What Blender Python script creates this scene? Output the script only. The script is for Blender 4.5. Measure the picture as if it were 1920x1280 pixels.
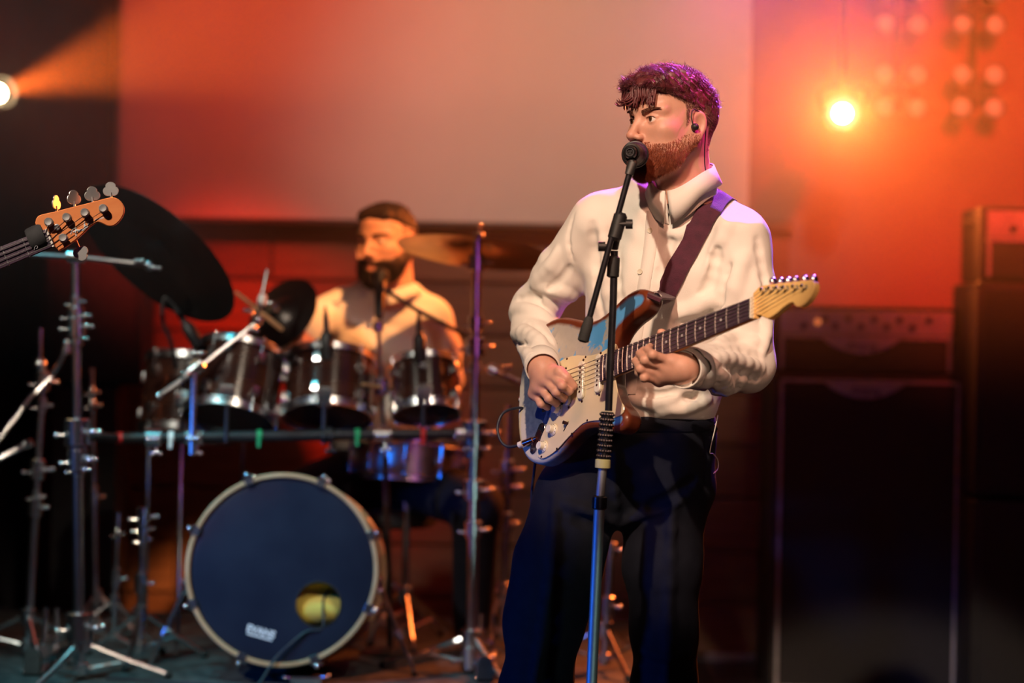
import bpy, bmesh, math, random
import numpy as np
from mathutils import Vector, Matrix

random.seed(7)
rng = np.random.default_rng(7)
for _o in list(bpy.data.objects):
    bpy.data.objects.remove(_o)
scene = bpy.context.scene
COL = scene.collection

# ------------------------------------------------------------------ camera
F_PX = 4048.0                      # focal length in pixels of the 1920 x 1280 frame
CAM = np.array([0.0, 0.0, 1.2])
ROLL = math.radians(1.1)
RX = np.array([math.cos(ROLL), 0.0, math.sin(ROLL)])
UP = np.array([-math.sin(ROLL), 0.0, math.cos(ROLL)])
FW = np.array([0.0, 1.0, 0.0])
cam_d = bpy.data.cameras.new('camera')
cam_d.sensor_width = 36.0
cam_d.lens = F_PX / 1920.0 * 36.0
cam_d.clip_end = 60
cam_d.dof.use_dof = True
cam_d.dof.focus_distance = 4.50
cam_d.dof.aperture_fstop = 1.7
cam = bpy.data.objects.new('camera', cam_d)
COL.objects.link(cam)
cam.matrix_world = Matrix(((RX[0], UP[0], -FW[0], CAM[0]), (RX[1], UP[1], -FW[1], CAM[1]),
                           (RX[2], UP[2], -FW[2], CAM[2]), (0, 0, 0, 1)))
scene.camera = cam

def P(px, py, d):
    """world point seen at a pixel, d metres into the stage"""
    return CAM + FW * d + RX * ((px - 960.0) / F_PX * d) + UP * ((640.0 - py) / F_PX * d)

def PX(p):
    q = np.asarray(p, float) - CAM
    d = q @ FW
    return 960 + q @ RX / d * F_PX, 640 - q @ UP / d * F_PX

# ------------------------------------------------------------------ world, exposure, stage lights
w = bpy.data.worlds.new('dark_venue')
scene.world = w
w.use_nodes = True
w.node_tree.nodes['Background'].inputs[0].default_value = (0.10, 0.06, 0.16, 1)
w.node_tree.nodes['Background'].inputs[1].default_value = 0.05
vs = scene.view_settings
vs.view_transform = 'Standard'
vs.look = 'None'
vs.gamma = 1.0
vs.use_curve_mapping = False
vs.exposure = 0.0
scene.cycles.use_denoising = True
scene.cycles.max_bounces = 6
scene.cycles.diffuse_bounces = 2
scene.cycles.glossy_bounces = 3
scene.cycles.volume_bounces = 0
scene.cycles.volume_step_rate = 4.0
scene.cycles.volume_max_steps = 64
scene.cycles.transparent_max_bounces = 8
scene.cycles.sample_clamp_indirect = 4.0
scene.cycles.caustics_reflective = False
scene.cycles.caustics_refractive = False

def spot(name, loc, aim, color, watts, angle, blend=0.4, radius=0.08, vol=1.0):
    l = bpy.data.lights.new(name, 'SPOT')
    l.color = color
    l.energy = watts
    l.spot_size = math.radians(angle)
    l.spot_blend = blend
    l.shadow_soft_size = radius
    o = bpy.data.objects.new(name, l)
    COL.objects.link(o)
    o.location = loc
    d = Vector(aim) - Vector(loc)
    o.rotation_euler = d.to_track_quat('-Z', 'Y').to_euler()
    return o

# warm key from the front-of-house truss on the left
spot('key_spot', (-1.2, 0.3, 4.35), (0.35, 4.50, 1.38), (1.0, 0.76, 0.55), 1050, 11.8, 0.30, 0.05)
# warmer front wash from the right that fills the singer
spot('front_wash_spot', (0.25, 0.7, 4.0), (0.38, 4.6, 1.34), (1.0, 0.44, 0.27), 460, 13, 0.6, 0.20)
# low warm fill added on the audience side to brighten arms and guitar
spot('audience_fill_spot', (1.0, -1.2, 1.8), (0.45, 4.45, 1.12), (1.0, 0.62, 0.42), 260, 6.4, 0.7, 0.25)
# cool light low at the front that catches the microphone stand
spot('cool_foot_spot', (0.75, 2.3, 0.35), (0.17, 4.3, 0.62), (0.55, 0.90, 0.80), 20, 13, 0.7, 0.06)
# warm light on the bass player at the far left
spot('bass_player_spot', (-1.9, 2.9, 3.3), (-0.93, 4.5, 1.43), (1.0, 0.80, 0.66), 360, 11, 0.6, 0.06)
# faint warm wash over the kit that makes the chrome sparkle
spot('kit_wash_spot', (1.2, 1.8, 4.6), (-0.85, 6.1, 0.75), (1.0, 0.80, 0.60), 320, 17, 0.7, 0.06)
spot('kit_side_spot', (-2.6, 3.0, 3.3), (-0.95, 6.1, 0.85), (1.0, 0.95, 0.78), 330, 22, 0.7, 0.06)
# violet and magenta back lights over the singer
spot('violet_back_spot', (1.5, 7.0, 3.3), (0.33, 4.62, 1.60), (0.34, 0.10, 1.0), 1500, 22, 0.5, 0.08)
spot('magenta_top_spot', (0.95, 7.3, 3.0), (0.35, 4.6, 1.72), (1.0, 0.05, 0.40), 2200, 8, 0.8, 0.08)
spot('magenta_side_spot', (1.7, 4.7, 3.7), (0.36, 4.62, 1.76), (1.0, 0.05, 0.45), 800, 8, 0.8, 0.08)
# blue side wash from stage left that reaches legs, microphone stand and bass drum
spot('blue_side_spot', (-2.6, 3.4, 0.45), (0.15, 4.6, 0.55), (0.015, 0.15, 1.0), 170, 24, 0.7, 0.12)
spot('blue_drum_spot', (-2.6, 4.0, 1.5), (-0.66, 5.95, 0.62), (0.010, 0.20, 1.0), 170, 20, 0.8, 0.10)
# teal top light on the drum riser
spot('teal_top_spot', (-1.7, 4.7, 3.4), (-0.85, 5.9, 0.30), (0.06, 0.70, 0.85), 260, 30, 0.8, 0.08)
# orange front light on the drummer
spot('drummer_spot', (1.2, 3.4, 4.5), (-0.40, 6.70, 1.42), (1.0, 0.38, 0.11), 2500, 6.6, 0.5, 0.06)
# red wash down the plank wall
spot('red_wall_spot', (-2.4, 6.0, 2.9), (-0.80, 8.25, 1.05), (1.0, 0.03, 0.008), 680, 20, 0.9, 0.10)
spot('red_wall_spot', (1.9, 4.6, 3.4), (1.95, 8.25, 1.78), (1.0, 0.040, 0.018), 1250, 36, 0.9, 0.10)
# tan wash on the projection screen
spot('screen_wash_spot', (0.9, 3.2, 4.6), (0.25, 8.1, 2.02), (1.0, 0.76, 0.54), 560, 25, 0.9, 0.2)
spot('screen_red_spot', (-1.6, 5.0, 4.4), (-0.85, 8.1, 2.6), (1.0, 0.07, 0.04), 380, 36, 1.0, 0.2)
# ------------------------------------------------------------------ mesh helpers
def nrm(v):
    v = np.asarray(v, float)
    return v / max(np.linalg.norm(v), 1e-9)

def frame(w, hint=(0, 0, 1)):
    """right-handed u, v, w with w given"""
    w = nrm(w)
    h = np.asarray(hint, float)
    if abs(nrm(h) @ w) > 0.97:
        h = np.array([1.0, 0, 0]) if abs(w[0]) < 0.9 else np.array([0, 1.0, 0])
    u = nrm(np.cross(h, w))
    return u, np.cross(w, u), w

class MB:
    def __init__(self):
        self.v, self.f, self.M = [], [], None
    def add(self, verts, faces):
        n = len(self.v)
        for p in verts:
            self.v.append(tuple(p))
        for f in faces:
            self.f.append(tuple(i + n for i in f))
        return self
    def loft(self, rings, closed=True, cap0=True, cap1=True):
        """rings: list of equally long point lists"""
        m = len(rings[0])
        V = [p for r in rings for p in r]
        Fs = []
        for k in range(len(rings) - 1):
            for i in range(m if closed else m - 1):
                j = (i + 1) % m
                Fs.append((k * m + i, k * m + j, (k + 1) * m + j, (k + 1) * m + i))
        if cap0:
            Fs.append(tuple(range(m))[::-1])
        if cap1:
            b = (len(rings) - 1) * m
            Fs.append(tuple(b + i for i in range(m)))
        return self.add(V, Fs)
    def tube(self, pts, r, n=10, caps=True):
        pts = [np.asarray(p, float) for p in pts]
        rs = [r] * len(pts) if np.isscalar(r) else list(r)
        ts = []
        for i in range(len(pts)):
            a = pts[max(i - 1, 0)]
            b = pts[min(i + 1, len(pts) - 1)]
            ts.append(nrm(b - a))
        u, v, _ = frame(ts[0])
        rings = []
        for p, t, rr in zip(pts, ts, rs):
            u = nrm(u - t * (u @ t))
            v = np.cross(t, u)
            rings.append([p + rr * (math.cos(2 * math.pi * k / n) * u + math.sin(2 * math.pi * k / n) * v) for k in range(n)])
        return self.loft(rings, True, caps, caps)
    def lathe(self, o, axis, prof, n=24, caps=True, hint=(0, 0, 1)):
        """prof: (radius, height along axis)"""
        o = np.asarray(o, float)
        u, v, wv = frame(axis, hint)
        rings = [[o + wv * h + max(r, 1e-5) * (math.cos(2 * math.pi * k / n) * u + math.sin(2 * math.pi * k / n) * v)
                  for k in range(n)] for r, h in prof]
        return self.loft(rings, True, caps, caps)
    def ball(self, c, r, n=14, m=9, sc=(1, 1, 1), R=None):
        c = np.asarray(c, float)
        R = np.eye(3) if R is None else np.asarray(R, float)
        rings = []
        for j in range(m + 1):
            th = math.pi * j / m
            rr = max(math.sin(th), 1e-4)
            rings.append([c + R @ (np.array([rr * math.cos(2 * math.pi * k / n), rr * math.sin(2 * math.pi * k / n), -math.cos(th)]) * r * np.array(sc))
                          for k in range(n)])
        return self.loft(rings)
    def torus(self, c, axis, R, r, n=40, m=8, sq=1.0):
        c = np.asarray(c, float)
        u, v, wv = frame(axis)
        V, Fs = [], []
        for i in range(n):
            a = 2 * math.pi * i / n
            d = math.cos(a) * u + math.sin(a) * v
            for j in range(m):
                b = 2 * math.pi * j / m
                V.append(c + d * (R + r * math.cos(b)) + wv * r * sq * math.sin(b))
        for i in range(n):
            for j in range(m):
                Fs.append((i * m + j, (i + 1) % n * m + j, (i + 1) % n * m + (j + 1) % m, i * m + (j + 1) % m))
        return self.add(V, Fs)
    def prism(self, poly, t0, t1, fr, ch=0.0):
        """poly: 2-D outline (counter-clockwise in u, v); extruded t0..t1 along w; ch: chamfer"""
        o, u, v, wv = [np.asarray(q, float) for q in fr]
        poly = np.asarray(poly, float)
        area = 0.5 * np.sum(poly[:, 0] * np.roll(poly[:, 1], -1) - np.roll(poly[:, 0], -1) * poly[:, 1])
        if area < 0:
            poly = poly[::-1]
        e0 = poly - np.roll(poly, 1, 0)
        e1 = np.roll(poly, -1, 0) - poly
        t = e0 / np.maximum(np.linalg.norm(e0, axis=1)[:, None], 1e-9) + e1 / np.maximum(np.linalg.norm(e1, axis=1)[:, None], 1e-9)
        t /= np.maximum(np.linalg.norm(t, axis=1)[:, None], 1e-9)
        nin = np.stack([-t[:, 1], t[:, 0]], 1)
        lv = [(t0, ch), (t0 + ch, 0), (t1 - ch, 0), (t1, ch)] if ch > 0 else [(t0, 0), (t1, 0)]
        if ch > 0.004:
            lv = [(t0, ch), (t0 + ch * .3, ch * .3), (t0 + ch, 0), (t1 - ch, 0), (t1 - ch * .3, ch * .3), (t1, ch)]
        rings = []
        for h, c in lv:
            q = poly + nin * c
            rings.append([o + u * a + v * b + wv * h for a, b in q])
        return self.loft(rings)
    def box(self, c, size, R=None, ch=0.0):
        c = np.asarray(c, float)
        R = np.eye(3) if R is None else np.asarray(R, float)
        sx, sy, sz = [s * .5 for s in size]
        return self.prism([(-sx, -sy), (sx, -sy), (sx, sy), (-sx, sy)], -sz, sz, (c, R[:, 0], R[:, 1], R[:, 2]), ch)

def rrect(sx, sy, r, n=4):
    out = []
    for cx, cy, a0 in ((sx - r, sy - r, 0), (-sx + r, sy - r, 90), (-sx + r, -sy + r, 180), (sx - r, -sy + r, 270)):
        for k in range(n + 1):
            a = math.radians(a0 + 90 * k / n)
            out.append((cx + r * math.cos(a), cy + r * math.sin(a)))
    return out

def spline(pts, n=6, closed=False):
    """Catmull-Rom through points"""
    pts = [np.asarray(p, float) for p in pts]
    N = len(pts)
    out = []
    for i in range(N if closed else N - 1):
        if closed:
            a, b, c, d = pts[i - 1], pts[i], pts[(i + 1) % N], pts[(i + 2) % N]
        else:
            a, b, c, d = pts[max(i - 1, 0)], pts[i], pts[i + 1], pts[min(i + 2, N - 1)]
        for k in range(n):
            t = k / n
            out.append(.5 * ((2 * b) + (c - a) * t + (2 * a - 5 * b + 4 * c - d) * t * t + (3 * b - a - 3 * c + d) * t ** 3))
    if not closed:
        out.append(pts[-1])
    return out

def mesh_obj(name, verts, faces, mat, parent=None, base=(0, 0, 0), smooth=True, sharp=35):
    me = bpy.data.meshes.new(name)
    V = np.asarray(verts, float) - np.asarray(base, float)
    me.from_pydata(V.tolist(), [], faces if isinstance(faces, list) else faces.tolist())
    me.validate()
    if smooth:
        me.polygons.foreach_set('use_smooth', [True] * len(me.polygons))
        if sharp:
            me.set_sharp_from_angle(angle=math.radians(sharp))
    if mat:
        me.materials.append(mat)
    me.update()
    o = bpy.data.objects.new(name, me)
    COL.objects.link(o)
    if parent is not None:
        o.parent = parent
    return o

def fix_normals(o):
    bm = bmesh.new()
    bm.from_mesh(o.data)
    bmesh.ops.recalc_face_normals(bm, faces=bm.faces)
    bm.to_mesh(o.data)
    bm.free()

class Thing:
    """an Empty at the base of a thing, parts under it"""
    def __init__(self, name, label, cat, base, group=None):
        self.base = np.asarray(base, float)
        o = bpy.data.objects.new(name, None)
        o.empty_display_size = .05
        COL.objects.link(o)
        o.location = self.base
        o['label'] = label
        o['category'] = cat
        if group:
            o['group'] = group
        self.root = o
    def part(self, name, mb, mat, parent=None, label=None, smooth=True, sharp=35):
        o = mesh_obj(name, mb.v, mb.f, mat, parent or self.root, self.base, smooth, sharp)
        fix_normals(o)
        if label:
            o['label'] = label
        return o

def single(name, mb, mat, label, cat, group=None, base=None, smooth=True, sharp=35):
    b = np.asarray(mb.v[0] if base is None else base, float)
    o = mesh_obj(name, mb.v, mb.f, mat, None, b, smooth, sharp)
    o.location = b
    fix_normals(o)
    o['label'] = label
    o['category'] = cat
    if group:
        o['group'] = group
    return o

def struct(name, mb, mat, parent=None, smooth=True):
    o = mesh_obj(name, mb.v, mb.f, mat, parent, (0, 0, 0), smooth)
    fix_normals(o)
    if parent is None:
        o['kind'] = 'structure'
    return o

# ------------------------------------------------------------------ materials
def mat(name, color, rough=.5, metal=0.0, color2=None, scale=8.0, bump=0.0, bscale=60.0, stretch=None, emit=None,
        estr=0.0, coat=0.0, sss=0.0, sheen=0.0, detail=4.0, contrast=None, spec=None, trans=0.0):
    m = bpy.data.materials.new(name)
    m.use_nodes = True
    nt = m.node_tree
    b = nt.nodes['Principled BSDF']
    c1 = (*color, 1)
    c2 = (*(color2 if color2 is not None else [min(1, c * .8) for c in color]), 1)
    tc = nt.nodes.new('ShaderNodeTexCoord')
    mp = nt.nodes.new('ShaderNodeMapping')
    if stretch:
        mp.inputs['Scale'].default_value = stretch
    nt.links.new(tc.outputs['Object'], mp.inputs[0])
    nz = nt.nodes.new('ShaderNodeTexNoise')
    nz.inputs['Scale'].default_value = scale
    nz.inputs['Detail'].default_value = detail
    nt.links.new(mp.outputs[0], nz.inputs['Vector'])
    rp = nt.nodes.new('ShaderNodeValToRGB')
    lo, hi = contrast or (.35, .65)
    rp.color_ramp.elements[0].position = lo
    rp.color_ramp.elements[1].position = hi
    rp.color_ramp.elements[0].color = c1
    rp.color_ramp.elements[1].color = c2
    nt.links.new(nz.outputs['Fac'], rp.inputs[0])
    nt.links.new(rp.outputs[0], b.inputs['Base Color'])
    b.inputs['Roughness'].default_value = rough
    b.inputs['Metallic'].default_value = metal
    if spec is not None:
        b.inputs['Specular IOR Level'].default_value = spec
    if coat:
        b.inputs['Coat Weight'].default_value = coat
        b.inputs['Coat Roughness'].default_value = .12
    if sheen:
        b.inputs['Sheen Weight'].default_value = sheen
    if sss:
        b.inputs['Subsurface Weight'].default_value = sss
        b.inputs['Subsurface Radius'].default_value = (.02, .008, .004)
        b.inputs['Subsurface Scale'].default_value = .4
    if emit:
        b.inputs['Emission Color'].default_value = (*emit, 1)
        b.inputs['Emission Strength'].default_value = estr
    if trans:
        b.inputs['Transmission Weight'].default_value = trans
    if bump:
        n2 = nt.nodes.new('ShaderNodeTexNoise')
        n2.inputs['Scale'].default_value = bscale
        n2.inputs['Detail'].default_value = 3
        nt.links.new(mp.outputs[0], n2.inputs['Vector'])
        bp = nt.nodes.new('ShaderNodeBump')
        bp.inputs['Strength'].default_value = bump
        bp.inputs['Distance'].default_value = .002
        nt.links.new(n2.outputs['Fac'], bp.inputs['Height'])
        nt.links.new(bp.outputs[0], b.inputs['Normal'])
    return m

M = {}
M['chrome'] = mat('chrome', (.86, .86, .88), .23, 1.0, (.7, .7, .72), 20)
M['steel'] = mat('steel', (.55, .55, .57), .3, 1.0, (.42, .42, .45), 30)
M['black_metal'] = mat('black_metal', (.018, .018, .02), .42, .3, (.03, .03, .033), 25)
M['black_plastic'] = mat('black_plastic', (.012, .012, .013), .5, 0, (.02, .02, .021), 30, .15, 200)
M['rubber'] = mat('rubber', (.015, .015, .016), .8, 0, (.03, .03, .03), 30)
M['tolex'] = mat('black_vinyl', (.014, .013, .013), .62, 0, (.024, .022, .022), 60, .4, 400)
M['grille'] = mat('grille_cloth', (.014, .013, .013), .85, 0, (.03, .028, .028), 120, .5, 600)
M['piping'] = mat('silver_piping', (.45, .42, .42), .45, 0, (.35, .33, .33), 40)
M['silver_panel'] = mat('silver_panel', (.55, .53, .52), .38, .6, (.45, .43, .42), 15)
M['bronze'] = mat('bronze_cymbal', (.36, .22, .085), .30, 1.0, (.22, .13, .05), 9, .25, 90, (1, 1, 1))
M['bronze_shaded'] = mat('shaded_cymbal', (.030, .024, .026), .34, .85, (.05, .038, .034), 9, .25, 90)  # bronze darkened for the unlit undersides, their shade put into the colour
M['shell'] = mat('tom_shell', (.030, .010, .008), .16, 0, (.055, .018, .010), 4, 0, 60, (1, 1, 6), coat=.6)
M['wood_hoop'] = mat('maple_hoop', (.62, .40, .22), .35, 0, (.5, .30, .15), 12, 0, 60, (1, 1, 1), coat=.4)
M['drumhead_black'] = mat('black_drumhead', (.014, .018, .034), .17, 0, (.020, .026, .045), 5, .03, 200)
M['drumhead_white'] = mat('coated_drumhead', (.72, .70, .66), .6, 0, (.62, .6, .56), 12)
M['pillow'] = mat('yellow_pillow', (.86, .70, .14), .8, 0, (.78, .6, .10), 8, .4, 60)
M['white_print'] = mat('white_print', (.88, .9, .9), .5, 0, (.8, .82, .82), 60)
M['cream'] = mat('cream_plastic', (.80, .66, .43), .35, 0, (.72, .58, .36), 6, coat=.2)
M['white_plastic'] = mat('aged_white_plastic', (.84, .79, .68), .35, 0, (.76, .70, .58), 12, coat=.2)
M['maple'] = mat('maple_gloss', (.95, .60, .22), .25, 0, (.88, .48, .14), 9, 0, 60, (1, 1, 7), coat=.6)
M['bass_head'] = mat('orange_lacquer', (.86, .30, .10), .36, 0, (.78, .24, .075), 10, 0, 60, (1, 3, 3), coat=.35)
M['rosewood'] = mat('dark_rosewood', (.050, .028, .05), .5, 0, (.09, .05, .075), 40, .15, 120, (6, 6, 6))
M['fret'] = mat('nickel_fret', (.80, .78, .74), .28, .85, (.7, .68, .66), 40)
M['string'] = mat('steel_string', (.62, .60, .56), .35, .9, (.5, .48, .45), 60)
M['inlay'] = mat('clay_inlay', (.55, .50, .52), .5, 0, (.45, .42, .44), 60)
M['satin_nickel'] = mat('satin_nickel', (.85, .83, .78), .40, .9, (.75, .73, .68), 40)
M['strap'] = mat('maroon_strap', (.055, .006, .022), .8, 0, (.08, .010, .030), 60, .5, 500, sheen=.2)
M['black_screw'] = mat('dark_screw', (.06, .02, .02), .4, .6)
M['red_tape'] = mat('red_tape', (.6, .02, .02), .5)
M['green_tape'] = mat('green_tape', (.02, .40, .14), .5)
M['stick'] = mat('hickory_stick', (.66, .42, .22), .5, 0, (.55, .33, .16), 20)
# ------------------------------------------------------------------ the setting
M['stage'] = mat('stage_floor', (.022, .022, .026), .45, 0, (.04, .04, .045), 3, .3, 40)
M['riser'] = mat('riser_carpet', (.026, .034, .038), .7, 0, (.06, .075, .08), 26, .6, 160, contrast=(.42, .58))
M['backwall'] = mat('painted_wall', (.30, .22, .20), .75, 0, (.24, .17, .15), 2, .2, 60)
M['screen'] = mat('projection_screen', (.74, .70, .66), .8, 0, (.70, .66, .62), 3)
M['screen_frame'] = mat('screen_frame', (.03, .02, .02), .6)
M['drape'] = mat('black_drape', (.012, .010, .014), .95, 0, (.02, .017, .022), 12, .3, 120)
M['trim'] = mat('aluminium_trim', (.6, .62, .66), .3, .9)
PLK = [mat('plank_wood_%d' % i, c, .48, 0, c2, 5, .35, 30, (1, 8, 14)) for i, (c, c2) in enumerate([
    ((.24, .105, .055), (.17, .07, .035)), ((.20, .085, .045), (.13, .055, .03)), ((.28, .13, .065), (.20, .09, .045)), ((.16, .07, .038), (.22, .10, .05))])]

WALL_Y, SCR_Y, RIS_Z = 8.25, 8.12, .245
mb = MB(); mb.box((0, 4.9, -.05), (12, 7.6, .1)); struct('floor', mb, M['stage'])
mb = MB(); mb.box((0, WALL_Y + .1, 2.2), (12, .2, 4.6)); wall = struct('wall_back', mb, M['backwall'])
M['sidewall'] = mat('black_side_wall', (.015, .013, .016), .9)
for s_, nm in ((-1, 'wall_left'), (1, 'wall_right')):
    mb = MB(); mb.box((s_ * 5.0, 4.9, 2.2), (.1, 7.2, 4.6)); struct(nm, mb, M['sidewall'])
# horizontal planks on the lower wall, one object each, shared meshes
ROW, PLZ = .200, 1.62
plank_me = {}
def plank(L, h, mi):
    k = (round(L, 2), round(h, 3), mi)
    if k not in plank_me:
        b = MB(); b.box((0, 0, 0), (L - .006, .024, h - .010), None, .003)
        o = mesh_obj('plank', b.v, b.f, PLK[mi], wall)
        fix_normals(o)
        plank_me[k] = o.data
        return o
    o = bpy.data.objects.new('plank', plank_me[k])
    COL.objects.link(o); o.parent = wall
    return o
rr = random.Random(3)
for r in range(8):
    x = -2.35 - (r % 3) * .37
    while x < .99:
        L = min(rr.choice([1.1, 1.45, 1.8]), 1.05 - x)
        if 1.05 - x - L < .25: L = 1.05 - x
        o = plank(L, ROW, rr.randrange(4))
        o.location = (x + L / 2, WALL_Y - .014 - rr.random() * .006, ROW * (r + .5) + .02)
        x += L
mb = MB(); mb.box((-.75, WALL_Y - .02, PLZ + .035), (3.62, .05, .05), None, .006); struct('trim_1', mb, PLK[1])
mb = MB(); mb.box((0.93, WALL_Y - .045, .016), (.34, .02, .03), None, .004); struct('baseboard_back', mb, M['trim'])

# projection screen
a, b_ = P(213, 418, SCR_Y), P(1402, 418, SCR_Y)
x0, x1, zb, zt = a[0], b_[0], 1.645, 3.35
t = Thing('projection_screen', 'large pale projection screen hanging on the wall behind the drummer', 'screen', ((x0 + x1) / 2, SCR_Y, zb))
mb = MB(); mb.box(((x0 + x1) / 2, SCR_Y, (zb + zt) / 2), (x1 - x0, .012, zt - zb), None, .002); t.part('screen_fabric', mb, M['screen'])
mb = MB(); mb.tube([(x0 - .01, SCR_Y, zb - .012), (x1 + .01, SCR_Y, zb - .012)], .013, 10); t.part('bottom_bar', mb, M['screen_frame'])
mb = MB(); mb.box(((x0 + x1) / 2, SCR_Y, zt + .04), (x1 - x0 + .1, .1, .1), None, .01); t.part('roller_case', mb, M['screen_frame'])

# black drapes at the left
def drape(name, xa, xb, y, z0, z1, label, amp=.035, n=5):
    m = MB(); rings = []
    N = n * 12
    fr_, bk = [], []
    for i in range(N + 1):
        s = i / N
        x = xa + (xb - xa) * s
        yy = y + amp * math.sin(s * n * 2 * math.pi) + amp * .4 * math.sin(s * n * 4.7 + 1)
        fr_.append((x, yy))
        bk.append((x, yy + .006))
    poly = fr_ + bk[::-1]
    rings = [[np.array([p[0], p[1] + .012 * math.sin(k * 1.7), z]) for p in poly] for k, z in enumerate(np.linspace(z0, z1, 6))]
    m.loft(rings)
    return single(name, m, M['drape'], label, 'curtain', base=((xa + xb) / 2, y, z0))
drape('stage_drape', -3.6, P(205, 300, 7.95)[0], 7.95, 0.0, 3.4, 'black pleated stage drape left of the projection screen', .03, 11)

# black speaker on a column at the left in front of the drape
t = Thing('loudspeaker', 'black loudspeaker box on a slim column behind the left cymbal', 'speaker', P(175, 1230, 7.5) * [1, 1, 0])
p0, p1 = P(92, 478, 7.5), P(264, 722, 7.5)
cx, cz = (p0[0] + p1[0]) / 2, (p0[2] + p1[2]) / 2
mb = MB(); mb.box((cx, 7.62, cz), (p1[0] - p0[0], .26, p0[2] - p1[2]), None, .012); t.part('cabinet', mb, M['tolex'])
mb = MB(); mb.box((cx, 7.487, cz), (p1[0] - p0[0] - .03, .012, p0[2] - p1[2] - .03), None, .004); t.part('grille', mb, M['grille'])
q = P(226, 730, 7.5)
mb = MB(); mb.box((cx - .03, 7.62, p1[2] / 2), (.22, .22, p1[2]), None, .01); t.part('column', mb, M['black_plastic'])

# drum riser
t = Thing('drum_riser', 'low carpeted riser that carries the drum kit', 'platform', (-.8, 6.7, 0))
mb = MB(); mb.box((-.80, 6.53, RIS_Z - .02), (2.6, 1.84, .04), None, .006); t.part('deck', mb, M['riser'])
mb = MB(); mb.box((-.80, 6.53, (RIS_Z - .04) / 2), (2.54, 1.78, RIS_Z - .04), None, .004); t.part('skirt', mb, M['drape'])
# ------------------------------------------------------------------ amplifiers
def text_mesh(s, size, shear=0.0, ext=.0015, bold=0.0):
    c = bpy.data.curves.new('t', 'FONT'); c.body = s; c.size = size; c.shear = shear; c.offset = bold; c.extrude = ext
    c.align_x = 'CENTER'; c.align_y = 'CENTER'; c.resolution_u = 2
    o = bpy.data.objects.new('t', c); COL.objects.link(o)
    dg = bpy.context.evaluated_depsgraph_get()
    me = o.evaluated_get(dg).to_mesh()
    V = [tuple(v.co) for v in me.vertices]; Fs = [tuple(p.vertices) for p in me.polygons]
    o.evaluated_get(dg).to_mesh_clear()
    bpy.data.objects.remove(o); bpy.data.curves.remove(c)
    return V, Fs

def text_on(mb, s, size, o, u, v, wv, shear=0.0, ext=.0012, bold=0.0):
    V, Fs = text_mesh(s, size, shear, ext, bold)
    o, u, v, wv = [np.asarray(q, float) for q in (o, u, v, wv)]
    mb.add([o + u * p[0] + v * p[1] + wv * p[2] for p in V], Fs)

M['amp_red'] = mat('amp_jewel', (.7, .15, .05), .3, 0, emit=(1, .25, .08), estr=.6)
def crescent(t, o, wd, h, parent=None):
    """curved name plate hanging under the top rail, with raised script"""
    pts = [(-wd / 2, 0)] + [(-wd / 2 + wd * k / 14, -h * math.sin(math.pi * k / 14) ** .8) for k in range(1, 14)] + [(wd / 2, 0)]
    m = MB(); m.prism(pts, 0, .008, (o, (1, 0, 0), (0, 0, 1), (0, -1, 0)), .001)
    pl = t.part('name_plate', m, M['silver_panel'], parent)
    m = MB(); text_on(m, 'Ampeg', h * .72, np.asarray(o) + [0, -.009, -h * .45], (1, 0, 0), (0, 0, 1), (0, -1, 0), .35)
    t.part('lettering', m, M['black_plastic'], pl)

def knob(m, c, r, axis, h=.016, n=14):
    m.lathe(c, axis, [(r * 1.15, 0), (r * 1.15, h * .25), (r, h * .3), (r * .9, h), (r * .6, h * 1.02)], n)

def amp_head(label, x0, x1, z0, z1, y, plate=True):
    W_, H = x1 - x0, z1 - z0
    cx = (x0 + x1) / 2
    t = Thing('amplifier_head', label, 'amplifier', (cx, y, z0))
    m = MB(); m.box((cx, y + .16, (z0 + z1) / 2), (W_, .30, H), None, .012); t.part('case', m, M['tolex'])
    pz0, pz1 = z0 + H * .58, z1 - H * .07
    m = MB(); m.box((cx, y + .002, (pz0 + pz1) / 2), (W_ - .04, .012, pz1 - pz0), None, .002); cp = t.part('control_panel', m, M['silver_panel'])
    for k, fx in enumerate([.16, .27, .33, .40, .47, .54, .61, .68, .75, .84]):
        m = MB(); knob(m, (x0 + W_ * fx, y - .004, pz0 + (pz1 - pz0) * (.66 if k % 2 else .34)), .010, (0, -1, 0))
        t.part('knob', m, M['black_plastic'], cp)
    m = MB(); m.ball((x0 + W_ * .235, y - .006, pz0 + (pz1 - pz0) * .5), .012, 10, 6); t.part('pilot_light', m, M['amp_red'], cp)
    m = MB(); m.box((cx, y - .004, pz0 - .010), (W_ - .035, .012, .014), None, .003); t.part('rail', m, M['piping'])
    m = MB(); m.box((cx, y + .004, z0 + H * .28), (W_ - .07, .010, H * .44), None, .002); t.part('grille', m, M['grille'])
    for sx in (-1, 1):
        m = MB(); m.box((cx + sx * (W_ / 2 - .028), y - .001, z0 + H * .28), (.012, .012, H * .46), None, .002); t.part('rail', m, M['piping'])
    if plate:
        crescent(t, (cx - W_ * .03, y - .010, pz0 - .016), W_ * .42, H * .22)
    for sx in (-1, 1):
        m = MB(); m.tube(spline([(cx + sx * (W_ / 2 + .001), y + .10, z0 + H * .75), (cx + sx * (W_ / 2 + .02), y + .12, z0 + H * .8),
                                 (cx + sx * (W_ / 2 + .02), y + .2, z0 + H * .8), (cx + sx * (W_ / 2 + .001), y + .22, z0 + H * .75)], 4), .006, 8)
        t.part('side_handle', m, M['black_plastic'])
    return t

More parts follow.
